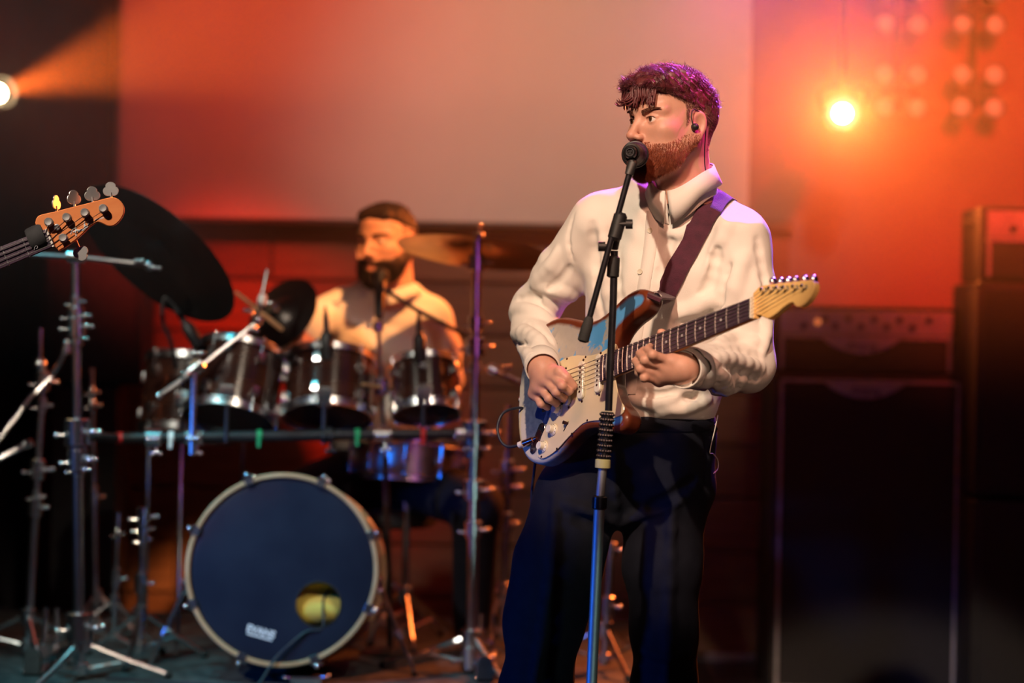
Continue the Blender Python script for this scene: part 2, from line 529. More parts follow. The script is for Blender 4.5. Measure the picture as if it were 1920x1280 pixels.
def cabinet(label, x0, x1, z0, z1, y, plate=False, pip=True, cones=0, depth=.4):
    W_, H = x1 - x0, z1 - z0
    cx = (x0 + x1) / 2
    t = Thing('speaker_cabinet', label, 'speaker', (cx, y, z0))
    m = MB(); m.box((cx, y + depth / 2, (z0 + z1) / 2), (W_, depth, H), None, .014); t.part('case', m, M['tolex'])
    m = MB(); m.box((cx, y - .002, (z0 + z1) / 2), (W_ - .05, .014, H - .05), None, .003); t.part('grille', m, M['grille'])
    if pip:
        b = .024
        for (ax, az, bx, bz) in ((x0 + b, z0 + b, x0 + b, z1 - b), (x1 - b, z0 + b, x1 - b, z1 - b), (x0 + b, z1 - b, x1 - b, z1 - b), (x0 + b, z0 + b, x1 - b, z0 + b)):
            m = MB(); m.tube([(ax, y - .008, az), (bx, y - .008, bz)], .006, 8); t.part('piping', m, M['piping'])
    if plate:
        crescent(t, (cx - W_ * .03, y - .012, z1 - .030), W_ * .42, .052)
    for sx in (-1, 1):
        for sz in (z0, z1):
            m = MB(); m.ball((cx + sx * (W_ / 2 - .012), y + .012, sz + (.012 if sz == z0 else -.012)), .017, 10, 6)
            t.part('corner_cap', m, M['black_metal'])
    return t

AY = 7.47
xa, xb = P(1449, 900, AY)[0], P(1806, 900, AY)[0]
cz1 = P(1625, 703, AY)[2]
cabinet('tall black bass cabinet with pale piping and crescent name plate, behind the guitarist', xa, xb, 0.0, cz1, AY, plate=True)
amp_head('black valve bass amplifier head with silver knob panel on the tall cabinet', P(1452, 640, AY)[0], P(1797, 640, AY)[0], cz1 + .004, P(1625, 574, AY)[2], AY + .01)
BY = 7.20
xc = P(1830, 700, BY)[0]
cabinet('lower of two black guitar cabinets at the right edge of the stage', xc, xc + .72, 0.0, .70, BY, pip=False)
cabinet('upper of two black guitar cabinets at the right edge of the stage', xc, xc + .72, .715, 1.43, BY, pip=False)
amp_head('small amplifier head with pale panel on top of the right cabinet stack', xc + .01, xc + .68, 1.434, 1.685, BY + .01, plate=False)

# ------------------------------------------------------------------ stage lamps
def lamp(label, c, aim, lens_col, estr, r=.028):
    d = nrm(np.asarray(aim) - c)
    t = Thing('stage_spotlight', label, 'stage light', c)
    m = MB(); m.lathe(c - d * .20, d, [(.02, 0), (.055, .01), (.062, .05), (.062, .19), (.055, .20), (.052, .185), (r + .004, .17)], 24); t.part('housing', m, M['black_metal'])
    lm = mat('lamp_lens', (1, .9, .75), .3, emit=lens_col, estr=estr)
    m = MB(); m.lathe(c - d * .028, d, [(r * .2, .006), (r * .7, .004), (r, 0)][::-1], 20); t.part('lens', m, lm)
    u, v, _ = frame(d)
    m = MB(); m.tube(spline([c - d * .1 + u * .066, c - d * .1 + u * .075 + v * .09, c - d * .1 - u * .075 + v * .09, c - d * .1 - u * .066], 5), .008, 8)
    t.part('yoke', m, M['black_metal'])
    m = MB(); m.tube([c - d * .1 + v * .09, (c - d * .1 + v * .09) * [1, 1, 0] + [0, 0, 3.3]], .012, 8); t.part('hanging_pole', m, M['black_metal'])
    return t
LR = P(1580, 212, 7.55)
LL = P(4, 172, 7.55)
lamp('glaring stage spotlight shining out of the haze above the amplifiers', LR, CAM + [0.2, 0, .3], (1.0, .82, .45), 60, .030)
lamp('glaring stage spotlight at the left edge throwing an orange beam', LL, P(330, 60, 6.6), (1.0, .72, .35), 60, .030)
spot('right_lamp_beam', tuple(LR + nrm(CAM + [.2, 0, .3] - LR) * .02), tuple(CAM + [0.5, 0, .5]), (1.0, .17, .027), 540, 165, .9, .03)
spot('left_lamp_beam', tuple(LL + nrm(P(330, 60, 6.6) - LL) * .02), tuple(P(420, 50, 6.75)), (1.0, .14, .015), 800, 26, .5, .03)

M['blinder_glass'] = mat('blinder_glass', (.45, .28, .2), .3, .2, emit=(1.0, .42, .22), estr=.22)
def blinder(label, px, py):
    c = P(px, py, 8.10)
    t = Thing('blinder_light', label, 'stage light', c, 'four-lamp blinders hung at the top right')
    m = MB(); m.box(c + [0, .055, 0], (.14, .03, .02), None, .004); m.box(c + [0, .055, 0], (.02, .03, .14), None, .004); t.part('frame', m, M['black_metal'])
    for sx in (-1, 1):
        for sz in (-1, 1):
            q = c + [sx * .061, 0, sz * .062]
            m = MB(); m.lathe(q + [0, .06, 0], (0, -1, 0), [(.014, 0), (.030, .006), (.037, .03), (.039, .058), (.036, .062), (.034, .05)], 22, caps=False); t.part('can', m, M['black_metal'])
            m = MB(); m.lathe(q + [0, .012, 0], (0, -1, 0), [(.034, 0), (.03, .008), (.018, .013), (.004, .015)], 18); t.part('lens', m, M['blinder_glass'])
    m = MB(); m.tube([c + [0, .09, 0], c + [0, .115, 0], c * [1, 1, 0] + [0, .115, 3.2]], .014, 8); t.part('hanging_pole', m, M['black_metal'])
for nm, px, py in (('lower left blinder light of the square of four, nearest the glaring spotlight', 1690, 170), ('lower right blinder light of the square of four, by the right edge', 1835, 170),
               ('upper left blinder light of the square of four, cut by the top edge', 1692, 14), ('upper right blinder light of the square of four, in the top right corner', 1837, 14)):
    blinder(nm, px, py)

# haze over the back of the stage
hz = bpy.data.materials.new('stage_haze'); hz.use_nodes = True
for n_ in list(hz.node_tree.nodes):
    if n_.type != 'OUTPUT_MATERIAL':
        hz.node_tree.nodes.remove(n_)
vsn = hz.node_tree.nodes.new('ShaderNodeVolumeScatter')
vsn.inputs['Color'].default_value = (1, 1, 1, 1)
vsn.inputs['Density'].default_value = .045
vsn.inputs['Anisotropy'].default_value = .25
hn_ = hz.node_tree.nodes
tcn = hn_.new('ShaderNodeTexCoord'); sxn = hn_.new('ShaderNodeSeparateXYZ'); mrn = hn_.new('ShaderNodeMapRange')
mrn.interpolation_type = 'SMOOTHSTEP'
mrn.inputs[1].default_value = -1.15; mrn.inputs[2].default_value = -.05; mrn.inputs[3].default_value = 0.0; mrn.inputs[4].default_value = .05
hz.node_tree.links.new(tcn.outputs['Object'], sxn.inputs[0]); hz.node_tree.links.new(sxn.outputs[2], mrn.inputs[0]); hz.node_tree.links.new(mrn.outputs[0], vsn.inputs['Density'])
hz.node_tree.links.new(vsn.outputs[0], hz.node_tree.nodes['Material Output'].inputs['Volume'])
mb = MB(); mb.box((0, 6.60, 2.275), (7.0, 2.9, 2.55))
hazeo = single('stage_haze', mb, hz, 'thin haze hanging over the back of the stage', 'haze', base=(0, 6.60, 2.15))
hazeo['kind'] = 'stuff'
# ------------------------------------------------------------------ implicit modelling for bodies and clothes
def smin(a, b, k):
    h = np.maximum(k - np.abs(a - b), 0) / k
    return np.minimum(a, b) - h * h * k * .25

def d_cone(Q, a, b, ra, rb):
    a = np.asarray(a, np.float32); b = np.asarray(b, np.float32)
    ab = b - a
    t = np.clip(((Q - a) @ ab) / max(float(ab @ ab), 1e-12), 0, 1)
    q = Q - a - t[:, None].astype(np.float32) * ab
    return np.sqrt(np.einsum('ij,ij->i', q, q)) - (ra + (rb - ra) * t)

def d_ell(Q, c, r, R=None):
    q = Q - np.asarray(c, np.float32)
    if R is not None:
        q = q @ np.asarray(R, np.float32)
    r = np.asarray(r, np.float32)
    q = q / r
    k0 = np.sqrt(np.einsum('ij,ij->i', q, q))
    q = q / r
    k1 = np.sqrt(np.einsum('ij,ij->i', q, q))
    return k0 * (k0 - 1) / np.maximum(k1, 1e-6)

class SDF:
    def __init__(self):
        self.ops = []
    def cone(self, a, b, ra, rb=None, k=.02, sub=False):
        rb = ra if rb is None else rb
        a = np.asarray(a, float); b = np.asarray(b, float)
        self.ops.append(('s' if sub else 'u', lambda Q: d_cone(Q, a, b, ra, rb), k, (a + b) / 2, np.linalg.norm(a - b) / 2 + max(ra, rb)))
        return self
    def chain(self, pts, rs, k=.02):
        for i in range(len(pts) - 1):
            self.cone(pts[i], pts[i + 1], rs[i], rs[i + 1], k)
        return self
    def ell(self, c, r, R=None, k=.02, sub=False):
        c = np.asarray(c, float)
        self.ops.append(('s' if sub else 'u', lambda Q: d_ell(Q, c, r, R), k, c, max(r)))
        return self
    def disp(self, fn, amp):
        self.ops.append(('d', fn, 0, None, amp))
        return self
    def plane_cut(self, o, n, k=.004):
        """keeps the side the normal points away from"""
        o = np.asarray(o, np.float32); n = np.asarray(nrm(n), np.float32)
        self.ops.append(('c', lambda Q: (Q - o) @ n, k, None, 0))
        return self
    def ev(self, Q):
        Q = np.asarray(Q, np.float32)
        D = np.full(len(Q), 9.0, np.float32)
        lo, hi = Q.min(0), Q.max(0)
        if getattr(self, 'n_', 0) != len(self.ops):
            self.n_ = len(self.ops)
            self.C_ = np.array([np.zeros(3) if o[3] is None else o[3] for o in self.ops])
            self.r_ = np.array([o[4] + o[2] for o in self.ops])
        g = np.linalg.norm(np.maximum(np.maximum(lo - self.C_, self.C_ - hi), 0), axis=1) - self.r_
        mx = 9.0
        for (op, fn, k, c, rad), gg in zip(self.ops, g.tolist()):
            if op == 'u':
                if gg > mx:
                    continue
                D = smin(D, fn(Q), k)
                mx = float(D.max())
            elif op == 's':
                if gg > .02:
                    continue
                D = -smin(-D, fn(Q), k)
                mx = float(D.max())
            elif op == 'd':
                near = np.abs(D) < .05
                if near.any():
                    D[near] += fn(Q[near])
            else:
                D = -smin(-D, -fn(Q), k)
                mx = float(D.max())
        return D
    def hit(self, px, py, d0=3.6, d1=5.6):
        """first surface point behind a pixel"""
        dirv = (P(px, py, 1.0) - CAM)
        d = d0
        for _ in range(160):
            v = float(self.ev((CAM + dirv * d)[None])[0])
            if v < .0006:
                return CAM + dirv * d
            d += max(v * .8, .0006)
            if d > d1:
                return None
        return CAM + dirv * d
    def grad(self, p):
        e = .002
        Q = np.array([p + np.eye(3)[i] * e for i in range(3)] + [p - np.eye(3)[i] * e for i in range(3)])
        v = self.ev(Q)
        return nrm(v[:3] - v[3:])
    def mesh(self, lo, hi, h, B=8):
        lo = np.asarray(lo, float); hi = np.asarray(hi, float)
        nb = np.ceil((hi - lo) / (h * B)).astype(int)
        n = nb * B + 1
        ci = np.stack(np.meshgrid(*[np.arange(k) for k in nb], indexing='ij'), -1).reshape(-1, 3)
        cc = lo + (ci + .5) * B * h
        cd = np.concatenate([self.ev(cc[i:i + 60000]) for i in range(0, len(cc), 60000)])
        D = np.repeat(np.repeat(np.repeat(np.where(cd < 0, -1., 1.).astype(np.float32).reshape(nb), B, 0), B, 1), B, 2)
        D = np.pad(D, ((0, 1), (0, 1), (0, 1)), mode='edge')
        keep = ci[np.abs(cd) < B * h * 1.45 + .008]
        off = np.stack(np.meshgrid(*[np.arange(B)] * 3, indexing='ij'), -1).reshape(-1, 3)
        kq = keep // 3
        keep = keep[np.lexsort((kq[:, 2], kq[:, 1], kq[:, 0]))]
        # evaluate in spatial chunks so that far primitives are skipped
        for i in range(0, len(keep), 36):
            kk = keep[i:i + 36]
            idx = (kk[:, None, :] * B + off[None]).reshape(-1, 3)
            D[idx[:, 0], idx[:, 1], idx[:, 2]] = self.ev(lo + idx * h)
        return surface_net(D, lo, h)

def surface_net(D, lo, h):
    S = D < 0
    c = [S[i:S.shape[0] - 1 + i, j:S.shape[1] - 1 + j, k:S.shape[2] - 1 + k] for i in (0, 1) for j in (0, 1) for k in (0, 1)]
    al = c[0].copy(); an = c[0].copy()
    for q in c[1:]:
        al &= q; an |= q
    act = an & ~al
    I = np.argwhere(act)
    vid = np.full(act.shape, -1, np.int64)
    vid[act] = np.arange(len(I))
    corners = np.array([(i, j, k) for i in (0, 1) for j in (0, 1) for k in (0, 1)])
    val = np.stack([D[I[:, 0] + a, I[:, 1] + b, I[:, 2] + e] for a, b, e in corners], 1)
    pos = np.zeros((len(I), 3)); cnt = np.zeros(len(I))
    for a in range(8):
        for b in range(a + 1, 8):
            if np.abs(corners[a] - corners[b]).sum() != 1:
                continue
            va, vb = val[:, a], val[:, b]
            m = (va < 0) != (vb < 0)
            t = va[m] / (va[m] - vb[m])
            pos[m] += corners[a] + t[:, None] * (corners[b] - corners[a])
            cnt[m] += 1
    V = lo + (I + pos / np.maximum(cnt, 1)[:, None]) * h
    Fs = []
    for ax in range(3):
        o1, o2 = [(1, 2), (2, 0), (0, 1)][ax]
        sl = [slice(0, -1)] * 3; sl2 = [slice(0, -1)] * 3
        A = np.take(S, range(S.shape[ax] - 1), ax); Bq = np.take(S, range(1, S.shape[ax]), ax)
        E = np.argwhere(A != Bq)
        ok = (E[:, o1] > 0) & (E[:, o2] > 0) & (E[:, o1] < S.shape[o1] - 1) & (E[:, o2] < S.shape[o2] - 1)
        E = E[ok]
        inside = A[E[:, 0], E[:, 1], E[:, 2]]
        def at(d1, d2):
            q = E.copy(); q[:, o1] += d1; q[:, o2] += d2
            return vid[q[:, 0], q[:, 1], q[:, 2]]
        q = np.stack([at(-1, -1), at(0, -1), at(0, 0), at(-1, 0)], 1)
        q[~inside] = q[~inside][:, ::-1]
        Fs.append(q)
    Fq = np.concatenate(Fs)
    Fq = Fq[(Fq >= 0).all(1)]
    return V, Fq

def vnoise(Q, s, seed=0):
    """smooth value noise in numpy, -1..1"""
    q = Q * s + seed * 17.31
    i = np.floor(q).astype(np.int64)
    f = q - i
    f = f * f * (3 - 2 * f)
    def hsh(a):
        n = (a[:, 0] * 73856093) ^ (a[:, 1] * 19349663) ^ (a[:, 2] * 83492791)
        n = (n * 1103515245 + 12345) & 0x7fffffff
        n = ((n >> 7) * 48271) & 0xffff
        return n / 32767.5 - 1.0
    out = 0
    for a in (0, 1):
        for b in (0, 1):
            for c in (0, 1):
                wgt = (f[:, 0] if a else 1 - f[:, 0]) * (f[:, 1] if b else 1 - f[:, 1]) * (f[:, 2] if c else 1 - f[:, 2])
                out = out + wgt * hsh(i + np.array([a, b, c]))
    return out.astype(np.float32)

def rib_mesh(verts_list):
    """joins (V, F) pairs"""
    V, Fs, n = [], [], 0
    for v, f in verts_list:
        V.append(np.asarray(v, float)); Fs += [tuple(int(i) + n for i in q) for q in f]; n += len(v)
    return np.concatenate(V), Fs
# ------------------------------------------------------------------ electric guitar of the singer
GA = nrm((.576, -.776, .258))                       # along the neck
GN = nrm(np.array([-.817, -.535, .216]) - GA * (np.array([-.817, -.535, .216]) @ GA))   # out of the face
GY = np.cross(GN, GA)                               # towards the bass strings
GO = P(1036, 728, 4.58)                             # bridge
def G(px, py, h=0.0):
    """world point at a pixel lying h above the guitar face"""
    d = P(px, py, 1.0) - CAM
    o = GO + GN * h
    return CAM + d * (((o - CAM) @ GN) / (d @ GN))
def G2(px, py, h=0.0):
    q = G(px, py, h) - GO
    return float(q @ GA), float(q @ GY)
def GL(s, y, h):
    return GO + GA * s + GY * y + GN * h

def relic():
    """worn two-layer finish: bare wood and primer where it is rubbed, paint islands, burst edge"""
    m = bpy.data.materials.new('worn_guitar_finish'); m.use_nodes = True
    nt = m.node_tree; b = nt.nodes['Principled BSDF']
    tc = nt.nodes.new('ShaderNodeTexCoord')
    def noise(sc, det=6, rough=.6, dist=0.0):
        n = nt.nodes.new('ShaderNodeTexNoise'); n.inputs['Scale'].default_value = sc; n.inputs['Detail'].default_value = det
        n.inputs['Roughness'].default_value = rough; n.inputs['Distortion'].default_value = dist
        nt.links.new(tc.outputs['Object'], n.inputs['Vector']); return n.outputs['Fac']
    def math_(op, a, b_=None):
        n = nt.nodes.new('ShaderNodeMath'); n.operation = op
        for i, q in enumerate((a, b_)):
            if q is None: continue
            if isinstance(q, (int, float)): n.inputs[i].default_value = q
            else: nt.links.new(q, n.inputs[i])
        return n.outputs[0]
    def ramp(f, lo, hi):
        n = nt.nodes.new('ShaderNodeMapRange'); n.inputs[1].default_value = lo; n.inputs[2].default_value = hi
        nt.links.new(f, n.inputs[0]); return n.outputs[0]
    def mix(f, a, b_):
        n = nt.nodes.new('ShaderNodeMix'); n.data_type = 'RGBA'
        nt.links.new(f, n.inputs[0])
        for i, q in ((6, a), (7, b_)):
            if isinstance(q, tuple): n.inputs[i].default_value = (*q, 1)
            else: nt.links.new(q, n.inputs[i])
        return n.outputs[2]
    sp = nt.nodes.new('ShaderNodeSeparateXYZ'); nt.links.new(tc.outputs['Object'], sp.inputs[0])
    X, Y, Z = sp.outputs
    edge = nt.nodes.new('ShaderNodeAttribute'); edge.attribute_name = 'rim'
    e = math_('ADD', edge.outputs['Fac'], math_('MULTIPLY', math_('SUBTRACT', noise(14), .5), .018))
    n1 = noise(16, 8, .62, .6); n2 = noise(70, 4); n3 = noise(9, 7, .6, .8)
    bare = mix(n2, (.40, .36, .33), (.50, .46, .42))
    # blue paint islands left on the upper bout
    bl = ramp(math_('ADD', n1, math_('MULTIPLY', math_('SUBTRACT', X, .08), .7)), .49, .515)
    col = mix(bl, bare, (.10, .36, .74))
    # navy flaking towards the end pin
    nav = mix(n2, (.012, .022, .075), (.16, .20, .27))
    f2 = ramp(math_('SUBTRACT', math_('ADD', math_('MULTIPLY', math_('SUBTRACT', 0.0, X), 3.2), math_('MULTIPLY', math_('SUBTRACT', n3, .5), 1.5)), .02), .0, .04)
    f2 = math_('MULTIPLY', f2, ramp(Y, .13, .09))
    col = mix(f2, col, nav)
    # cream bare rim on the lower bout edge, brown burst on the horns and sides
    cr = ramp(math_('ADD', e, math_('MULTIPLY', math_('SUBTRACT', n3, .5), .06)), .030, .024)
    col = mix(math_('MULTIPLY', math_('MULTIPLY', cr, ramp(X, .03, -.03)), ramp(Y, .06, .03)), col, (.66, .60, .47))
    br = math_('MULTIPLY', ramp(e, .020, .012), math_('MAXIMUM', ramp(X, .0, .06), ramp(Y, .06, .09)))
    col = mix(br, col, (.16, .035, .012))
    sd = math_('MULTIPLY', ramp(Z, -.006, -.016), ramp(X, -.12, .10))
    col = mix(sd, col, (.085, .018, .008))
    nt.links.new(col, b.inputs['Base Color'])
    b.inputs['Roughness'].default_value = .34
    b.inputs['Coat Weight'].default_value = .25
    bp = nt.nodes.new('ShaderNodeBump'); bp.inputs['Strength'].default_value = .3; bp.inputs['Distance'].default_value = .001
    nt.links.new(n1, bp.inputs['Height']); nt.links.new(bp.outputs[0], b.inputs['Normal'])
    return m

gt = Thing('electric_guitar', 'worn blue electric guitar with cream pickguard in the singer\'s hands', 'guitar', (0, 0, 0))
gt.root.matrix_world = Matrix((list(zip(GA, GY, GN, GO))[0], list(zip(GA, GY, GN, GO))[1], list(zip(GA, GY, GN, GO))[2], (0, 0, 0, 1)))
FR = ((0, 0, 0), (1, 0, 0), (0, 1, 0), (0, 0, 1))
body_pts = [(-128, 0), (-126, -50), (-114, -98), (-84, -138), (-36, -158), (16, -152), (66, -130), (108, -119), (150, -122), (190, -136), (226, -147), (250, -140),
            (259, -122), (250, -104), (232, -86), (216, -64), (206, -40), (203, -29), (203, 29), (210, 50), (226, 68), (254, 82), (286, 90), (308, 101), (317, 119),
            (306, 138), (276, 149), (236, 145), (196, 130), (152, 119), (110, 123), (68, 140), (18, 158), (-34, 160), (-82, 141), (-113, 101), (-126, 50)]
bp_ = np.array(spline([np.array(p) * .001 for p in body_pts], 4, True))
def poly_sd(q, poly):
    """signed distance of 2-D points to a closed polygon"""
    a = poly; b = np.roll(poly, -1, 0)
    best = np.full(len(q), 9.0); ins = np.zeros(len(q), bool)
    for p0, p1 in zip(a, b):
        e = p1 - p0; w_ = q - p0
        t_ = np.clip(w_ @ e / (e @ e), 0, 1)
        best = np.minimum(best, np.linalg.norm(w_ - t_[:, None] * e, axis=1))
        cond = (p0[1] > q[:, 1]) != (p1[1] > q[:, 1])
        xx = p0[0] + (q[:, 1] - p0[1]) / (p1[1] - p0[1] + 1e-12) * e[0]
        ins ^= cond & (q[:, 0] < xx)
    return np.where(ins, -best, best)
gbs = SDF()
def gbody(Q):
    d2 = poly_sd(Q[:, :2].astype(float), bp_)
    r = .011
    qx = d2 + r; qz = np.abs(Q[:, 2] + .022) - .022 + r
    return (np.minimum(np.maximum(qx, qz), 0) + np.hypot(np.maximum(qx, 0), np.maximum(qz, 0)) - r).astype(np.float32)
gbs.ops.append(('u', gbody, .001, np.zeros(3), .5))
gV, gF = gbs.mesh((-.14, -.17, -.055), (.33, .17, .012), .0032)
gV[:, 2] = np.where(np.abs(gV[:, 2]) < .0008, 0, gV[:, 2])
gb = mesh_obj('body', gV, gF, relic(), gt.root, sharp=0)
at_ = gb.data.attributes.new('rim', 'FLOAT', 'POINT')
at_.data.foreach_set('value', (-poly_sd(gV[:, :2], bp_)).astype(np.float32))
pg = [(1048, 690), (1049, 684), (1053, 677), (1064, 671), (1081, 666.6), (1103, 667), (1120, 664), (1134, 657.6), (1148, 648), (1156, 645), (1159, 652), (1156, 664), (1150, 676),
      (1156, 715), (1160, 735), (1166, 752), (1172, 764), (1168, 776), (1152, 784), (1134, 788), (1114, 789), (1097, 793), (1086, 801.6), (1066, 821), (1047, 842), (1030, 855), (1017, 860), (1010, 855), (1010, 847), (1016, 821), (1027, 796),
      (1035, 773), (1041, 756), (1046, 728)]
pg = np.array(spline([np.array(G2(*q)) for q in pg], 3, True))
mb = MB(); mb.prism(pg, 0.0002, .0028, FR, .0006); pgo = gt.part('pickguard', mb, M['cream'], smooth=False)
for q in [(1063, 672.5), (1098, 669), (1123, 667), (1046, 703), (1131, 784), (1072, 813), (1044, 841), (1015, 856), (1054, 757), (1101, 788)]:
    s, y = G2(*q, .003)
    mb = MB(); mb.lathe((s, y, .0026), (0, 0, 1), [(.0026, 0), (.0026, .0008), (.001, .0012)], 10); gt.part('screw', mb, M['black_screw'], pgo)
def pickup(s, y, rot=0.0):
    R = np.array([[math.cos(rot), -math.sin(rot), 0], [math.sin(rot), math.cos(rot), 0], [0, 0, 1]])
    f = ((s, y, 0), R[:, 0], R[:, 1], (0, 0, 1))
    m = MB(); m.prism(rrect(.0095, .0415, .0090), .0028, .0105, f, .0015); pk = gt.part('pickup', m, M['white_plastic'], pgo)
    for k in range(6):
        c = np.array([s, y, .0100]) + R[:, 1] * (k - 2.5) * .0104
        m = MB(); m.lathe(c, (0, 0, 1), [(.0026, 0), (.0026, .0012), (.002, .0014)], 10); gt.part('pole_piece', m, M['black_screw'], pk)
    for sg in (-1, 1):
        m = MB(); m.lathe(np.array([s, y, .0028]) + R[:, 1] * sg * .0455, (0, 0, 1), [(.0030, 0), (.0026, .0012), (.001, .0016)], 10); gt.part('screw', m, M['black_screw'], pk)
s1, y1 = G2(1089, 713, .008); s2, y2 = G2(1121.5, 699, .008)
pickup(s1, .5 * (y1 + y2)); pickup(s2, .5 * (y1 + y2)); pickup(s1 - .053, .5 * (y1 + y2) - .003, .17)
SY = .5 * (y1 + y2) * .6                       # string centre line offset at the bridge
def gknob(px, py):
    s, y = G2(px, py, .010)
    m = MB(); m.lathe((s, y, .0026), (0, 0, 1), [(.0128, 0), (.0126, .003), (.0104, .0045), (.0092, .006), (.0088, .0145), (.0080, .0155), (.004, .0150)], 22); kn = gt.part('knob', m, M['white_plastic'])
    m = MB()
    for k in range(10):
        a = 2 * math.pi * k / 10
        m.box((s + .0112 * math.cos(a), y + .0112 * math.sin(a), .0068), (.0009, .0022, .0006), np.array([[math.cos(a), -math.sin(a), 0], [math.sin(a), math.cos(a), 0], [0, 0, 1]]))
    gt.part('numerals', m, M['black_screw'], kn)
for q in ((1043, 767), (1033, 804.5), (1015, 836)):
    gknob(*q)
sa, ya = G2(1066, 790, .003); sb, yb = G2(1057, 808, .003)
mb = MB(); mb.tube([(sa, ya, .0031), (sb, yb, .0031)], .0012, 6); gt.part('switch_slot', mb, M['black_plastic'], pgo)
mb = MB(); mb.tube([(sa * .8 + sb * .2, ya * .8 + yb * .2, .002), (sa * .85 + sb * .15 - .003, ya * .85 + yb * .15, .013)], [.003, .0042], 10); gt.part('switch_tip', mb, M['black_screw'], pgo)
# bridge, saddles, strings
mb = MB(); mb.prism(rrect(.021, .041, .003), .0004, .0030, ((-.010, SY, 0), (1, 0, 0), (0, 1, 0), (0, 0, 1)), .0006); br_ = gt.part('bridge_plate', mb, M['chrome'])
for k in range(6):
    mb = MB(); mb.box((-.006, SY + (k - 2.5) * .0106, .0072), (.020, .0092, .0075), None, .0012); gt.part('saddle', mb, M['chrome'], br_)
NUT = .648
def fw_(s):                                   # half width of the fingerboard
    return .021 + (.0285 - .021) * (NUT - s) / (NUT - .18)
def cy(s):                                    # centre line
    return SY * (NUT - s) / NUT
for k in range(6):
    sp_ = (k - 2.5)
    mb = MB(); mb.tube([(-.004, SY + sp_ * .0104, .0118), (.3, cy(.3) + sp_ * .0088, .0148), (NUT, sp_ * .0070, .0166)], .00050 + .00010 * k, 5)
    gt.part('string', mb, M['string'])
# neck, fingerboard, frets, dots
mb = MB(); rings = []
for s in np.linspace(.182, NUT + .004, 12):
    hw = fw_(s); dp = .021 if s > .21 else .022
    rings.append([np.array([s, cy(s) + hw * math.cos(math.radians(a)), .0085 - dp * math.sin(math.radians(a)) ** .75]) for a in range(0, 181, 18)] )
mb.loft(rings)
gt.part('neck', mb, M['maple'])
mb = MB(); rings = []
for s in np.linspace(.182, NUT - .002, 8):
    hw = fw_(s)
    rings.append([np.array([s, cy(s) + hw * q, z]) for q, z in ((-1, .0086), (1, .0086), (1, .0130), (.6, .0140), (0, .0145), (-.6, .0140), (-1, .0130))])
mb.loft(rings); fbo = gt.part('fingerboard', mb, M['rosewood'])
fs = [NUT * 2 ** (-n / 12) for n in range(22)]
for n in range(1, 22):
    s = fs[n]; hw = fw_(s) * .985
    mb = MB(); mb.tube([(s, cy(s) - hw, .0132), (s, cy(s) - hw * .5, .0146), (s, cy(s), .0151), (s, cy(s) + hw * .5, .0146), (s, cy(s) + hw, .0132)], .0013, 6)
    gt.part('fret', mb, M['fret'], fbo)
for n in (3, 5, 7, 9, 12, 15, 17, 19, 21):
    s = (fs[n] + fs[n - 1]) / 2
    for yy in ((0,) if n != 12 else (-.011, .011)):
        mb = MB(); mb.lathe((s, cy(s) + yy, .0142), (0, 0, 1), [(.0030, 0), (.0029, .0006), (.001, .0007)], 12); gt.part('inlay_dot', mb, M['inlay'], fbo)
mb = MB(); mb.box((NUT, 0, .0125), (.0035, .042, .009), None, .0008); gt.part('nut', mb, M['white_plastic'])
hp = [(1414, 558), (1424, 543), (1435, 536.5), (1482, 530.5), (1522, 526.5), (1531, 531), (1531, 543), (1524, 558), (1514, 570), (1504, 576.5), (1496, 575), (1490, 568), (1478, 573.5), (1458, 590), (1445, 598), (1437, 596), (1426, 591), (1415, 591)]
hp = np.array(spline([np.array(G2(*q)) for q in hp], 3, True))
hp[:, 0] = np.maximum(hp[:, 0], NUT - .004)
mb = MB(); mb.prism(hp, -.008, .0065, FR, .0012); hd = gt.part('headstock', mb, M['maple'])
for k, (q, qb) in enumerate(zip([(1431, 543.5), (1445, 541.5), (1459, 540.5), (1472, 539.5), (1490, 538), (1507, 537)], [(1452, 526), (1469, 525), (1485, 523.5), (1499, 522), (1514, 521), (1530, 521)])):
    s, y = G2(*q, .012)
    mb = MB(); mb.lathe((s, y, .006), (0, 0, 1), [(.0055, 0), (.005, .002), (.0033, .0025), (.0028, .008), (.0036, .0095), (.0036, .0125), (.002, .013)], 14)
    tn = gt.part('tuner_post', mb, M['chrome'], hd)
    s2_, y2_ = G2(*qb, -.012)
    mb = MB(); mb.tube([(s, y + .004, -.012), (s + (s2_ - s) * .3, y2_ - .010, -.012)], .0026, 8)
    mb.ball((s + (s2_ - s) * .3, y2_ - .001, -.012), .0085, 12, 8, (.75, 1.0, 1.0)); gt.part('tuner_button', mb, M['chrome'], hd)
    mb = MB(); mb.tube([(NUT, (2.5 - k) * -.0070 * -1, .0166), (s, y, .0125)], .00055, 5); gt.part('string', mb, M['string'], hd)
# jack plate, strap pins
ja, jb = np.array(G2(1019, 793, .002)), np.array(G2(996, 850, .002))
jc = (ja + jb) / 2; ju = (ja - jb) / np.linalg.norm(ja - jb); jl = np.linalg.norm(ja - jb) / 2
jv = np.array([-ju[1], ju[0]])
mb = MB(); mb.prism([(x * 1.0, y) for x, y in rrect(jl, .0125, .012, 6)], .0003, .0026, ((*jc, 0), (*ju, 0), (*jv, 0), (0, 0, 1)), .0008); jp = gt.part('jack_plate', mb, M['chrome'])
mb = MB(); mb.prism(rrect(jl * .52, .0085, .008, 6), .0022, .0030, ((*jc, 0), (*ju, 0), (*jv, 0), (0, 0, 1)), .0002); gt.part('jack_cup', mb, M['black_screw'], jp)
for sg in (-1, 1):
    mb = MB(); mb.lathe((*(jc + ju * jl * .8 * sg), .0024), (0, 0, 1), [(.0032, 0), (.0026, .0012), (.001, .0014)], 10); gt.part('screw', mb, M['black_screw'], jp)
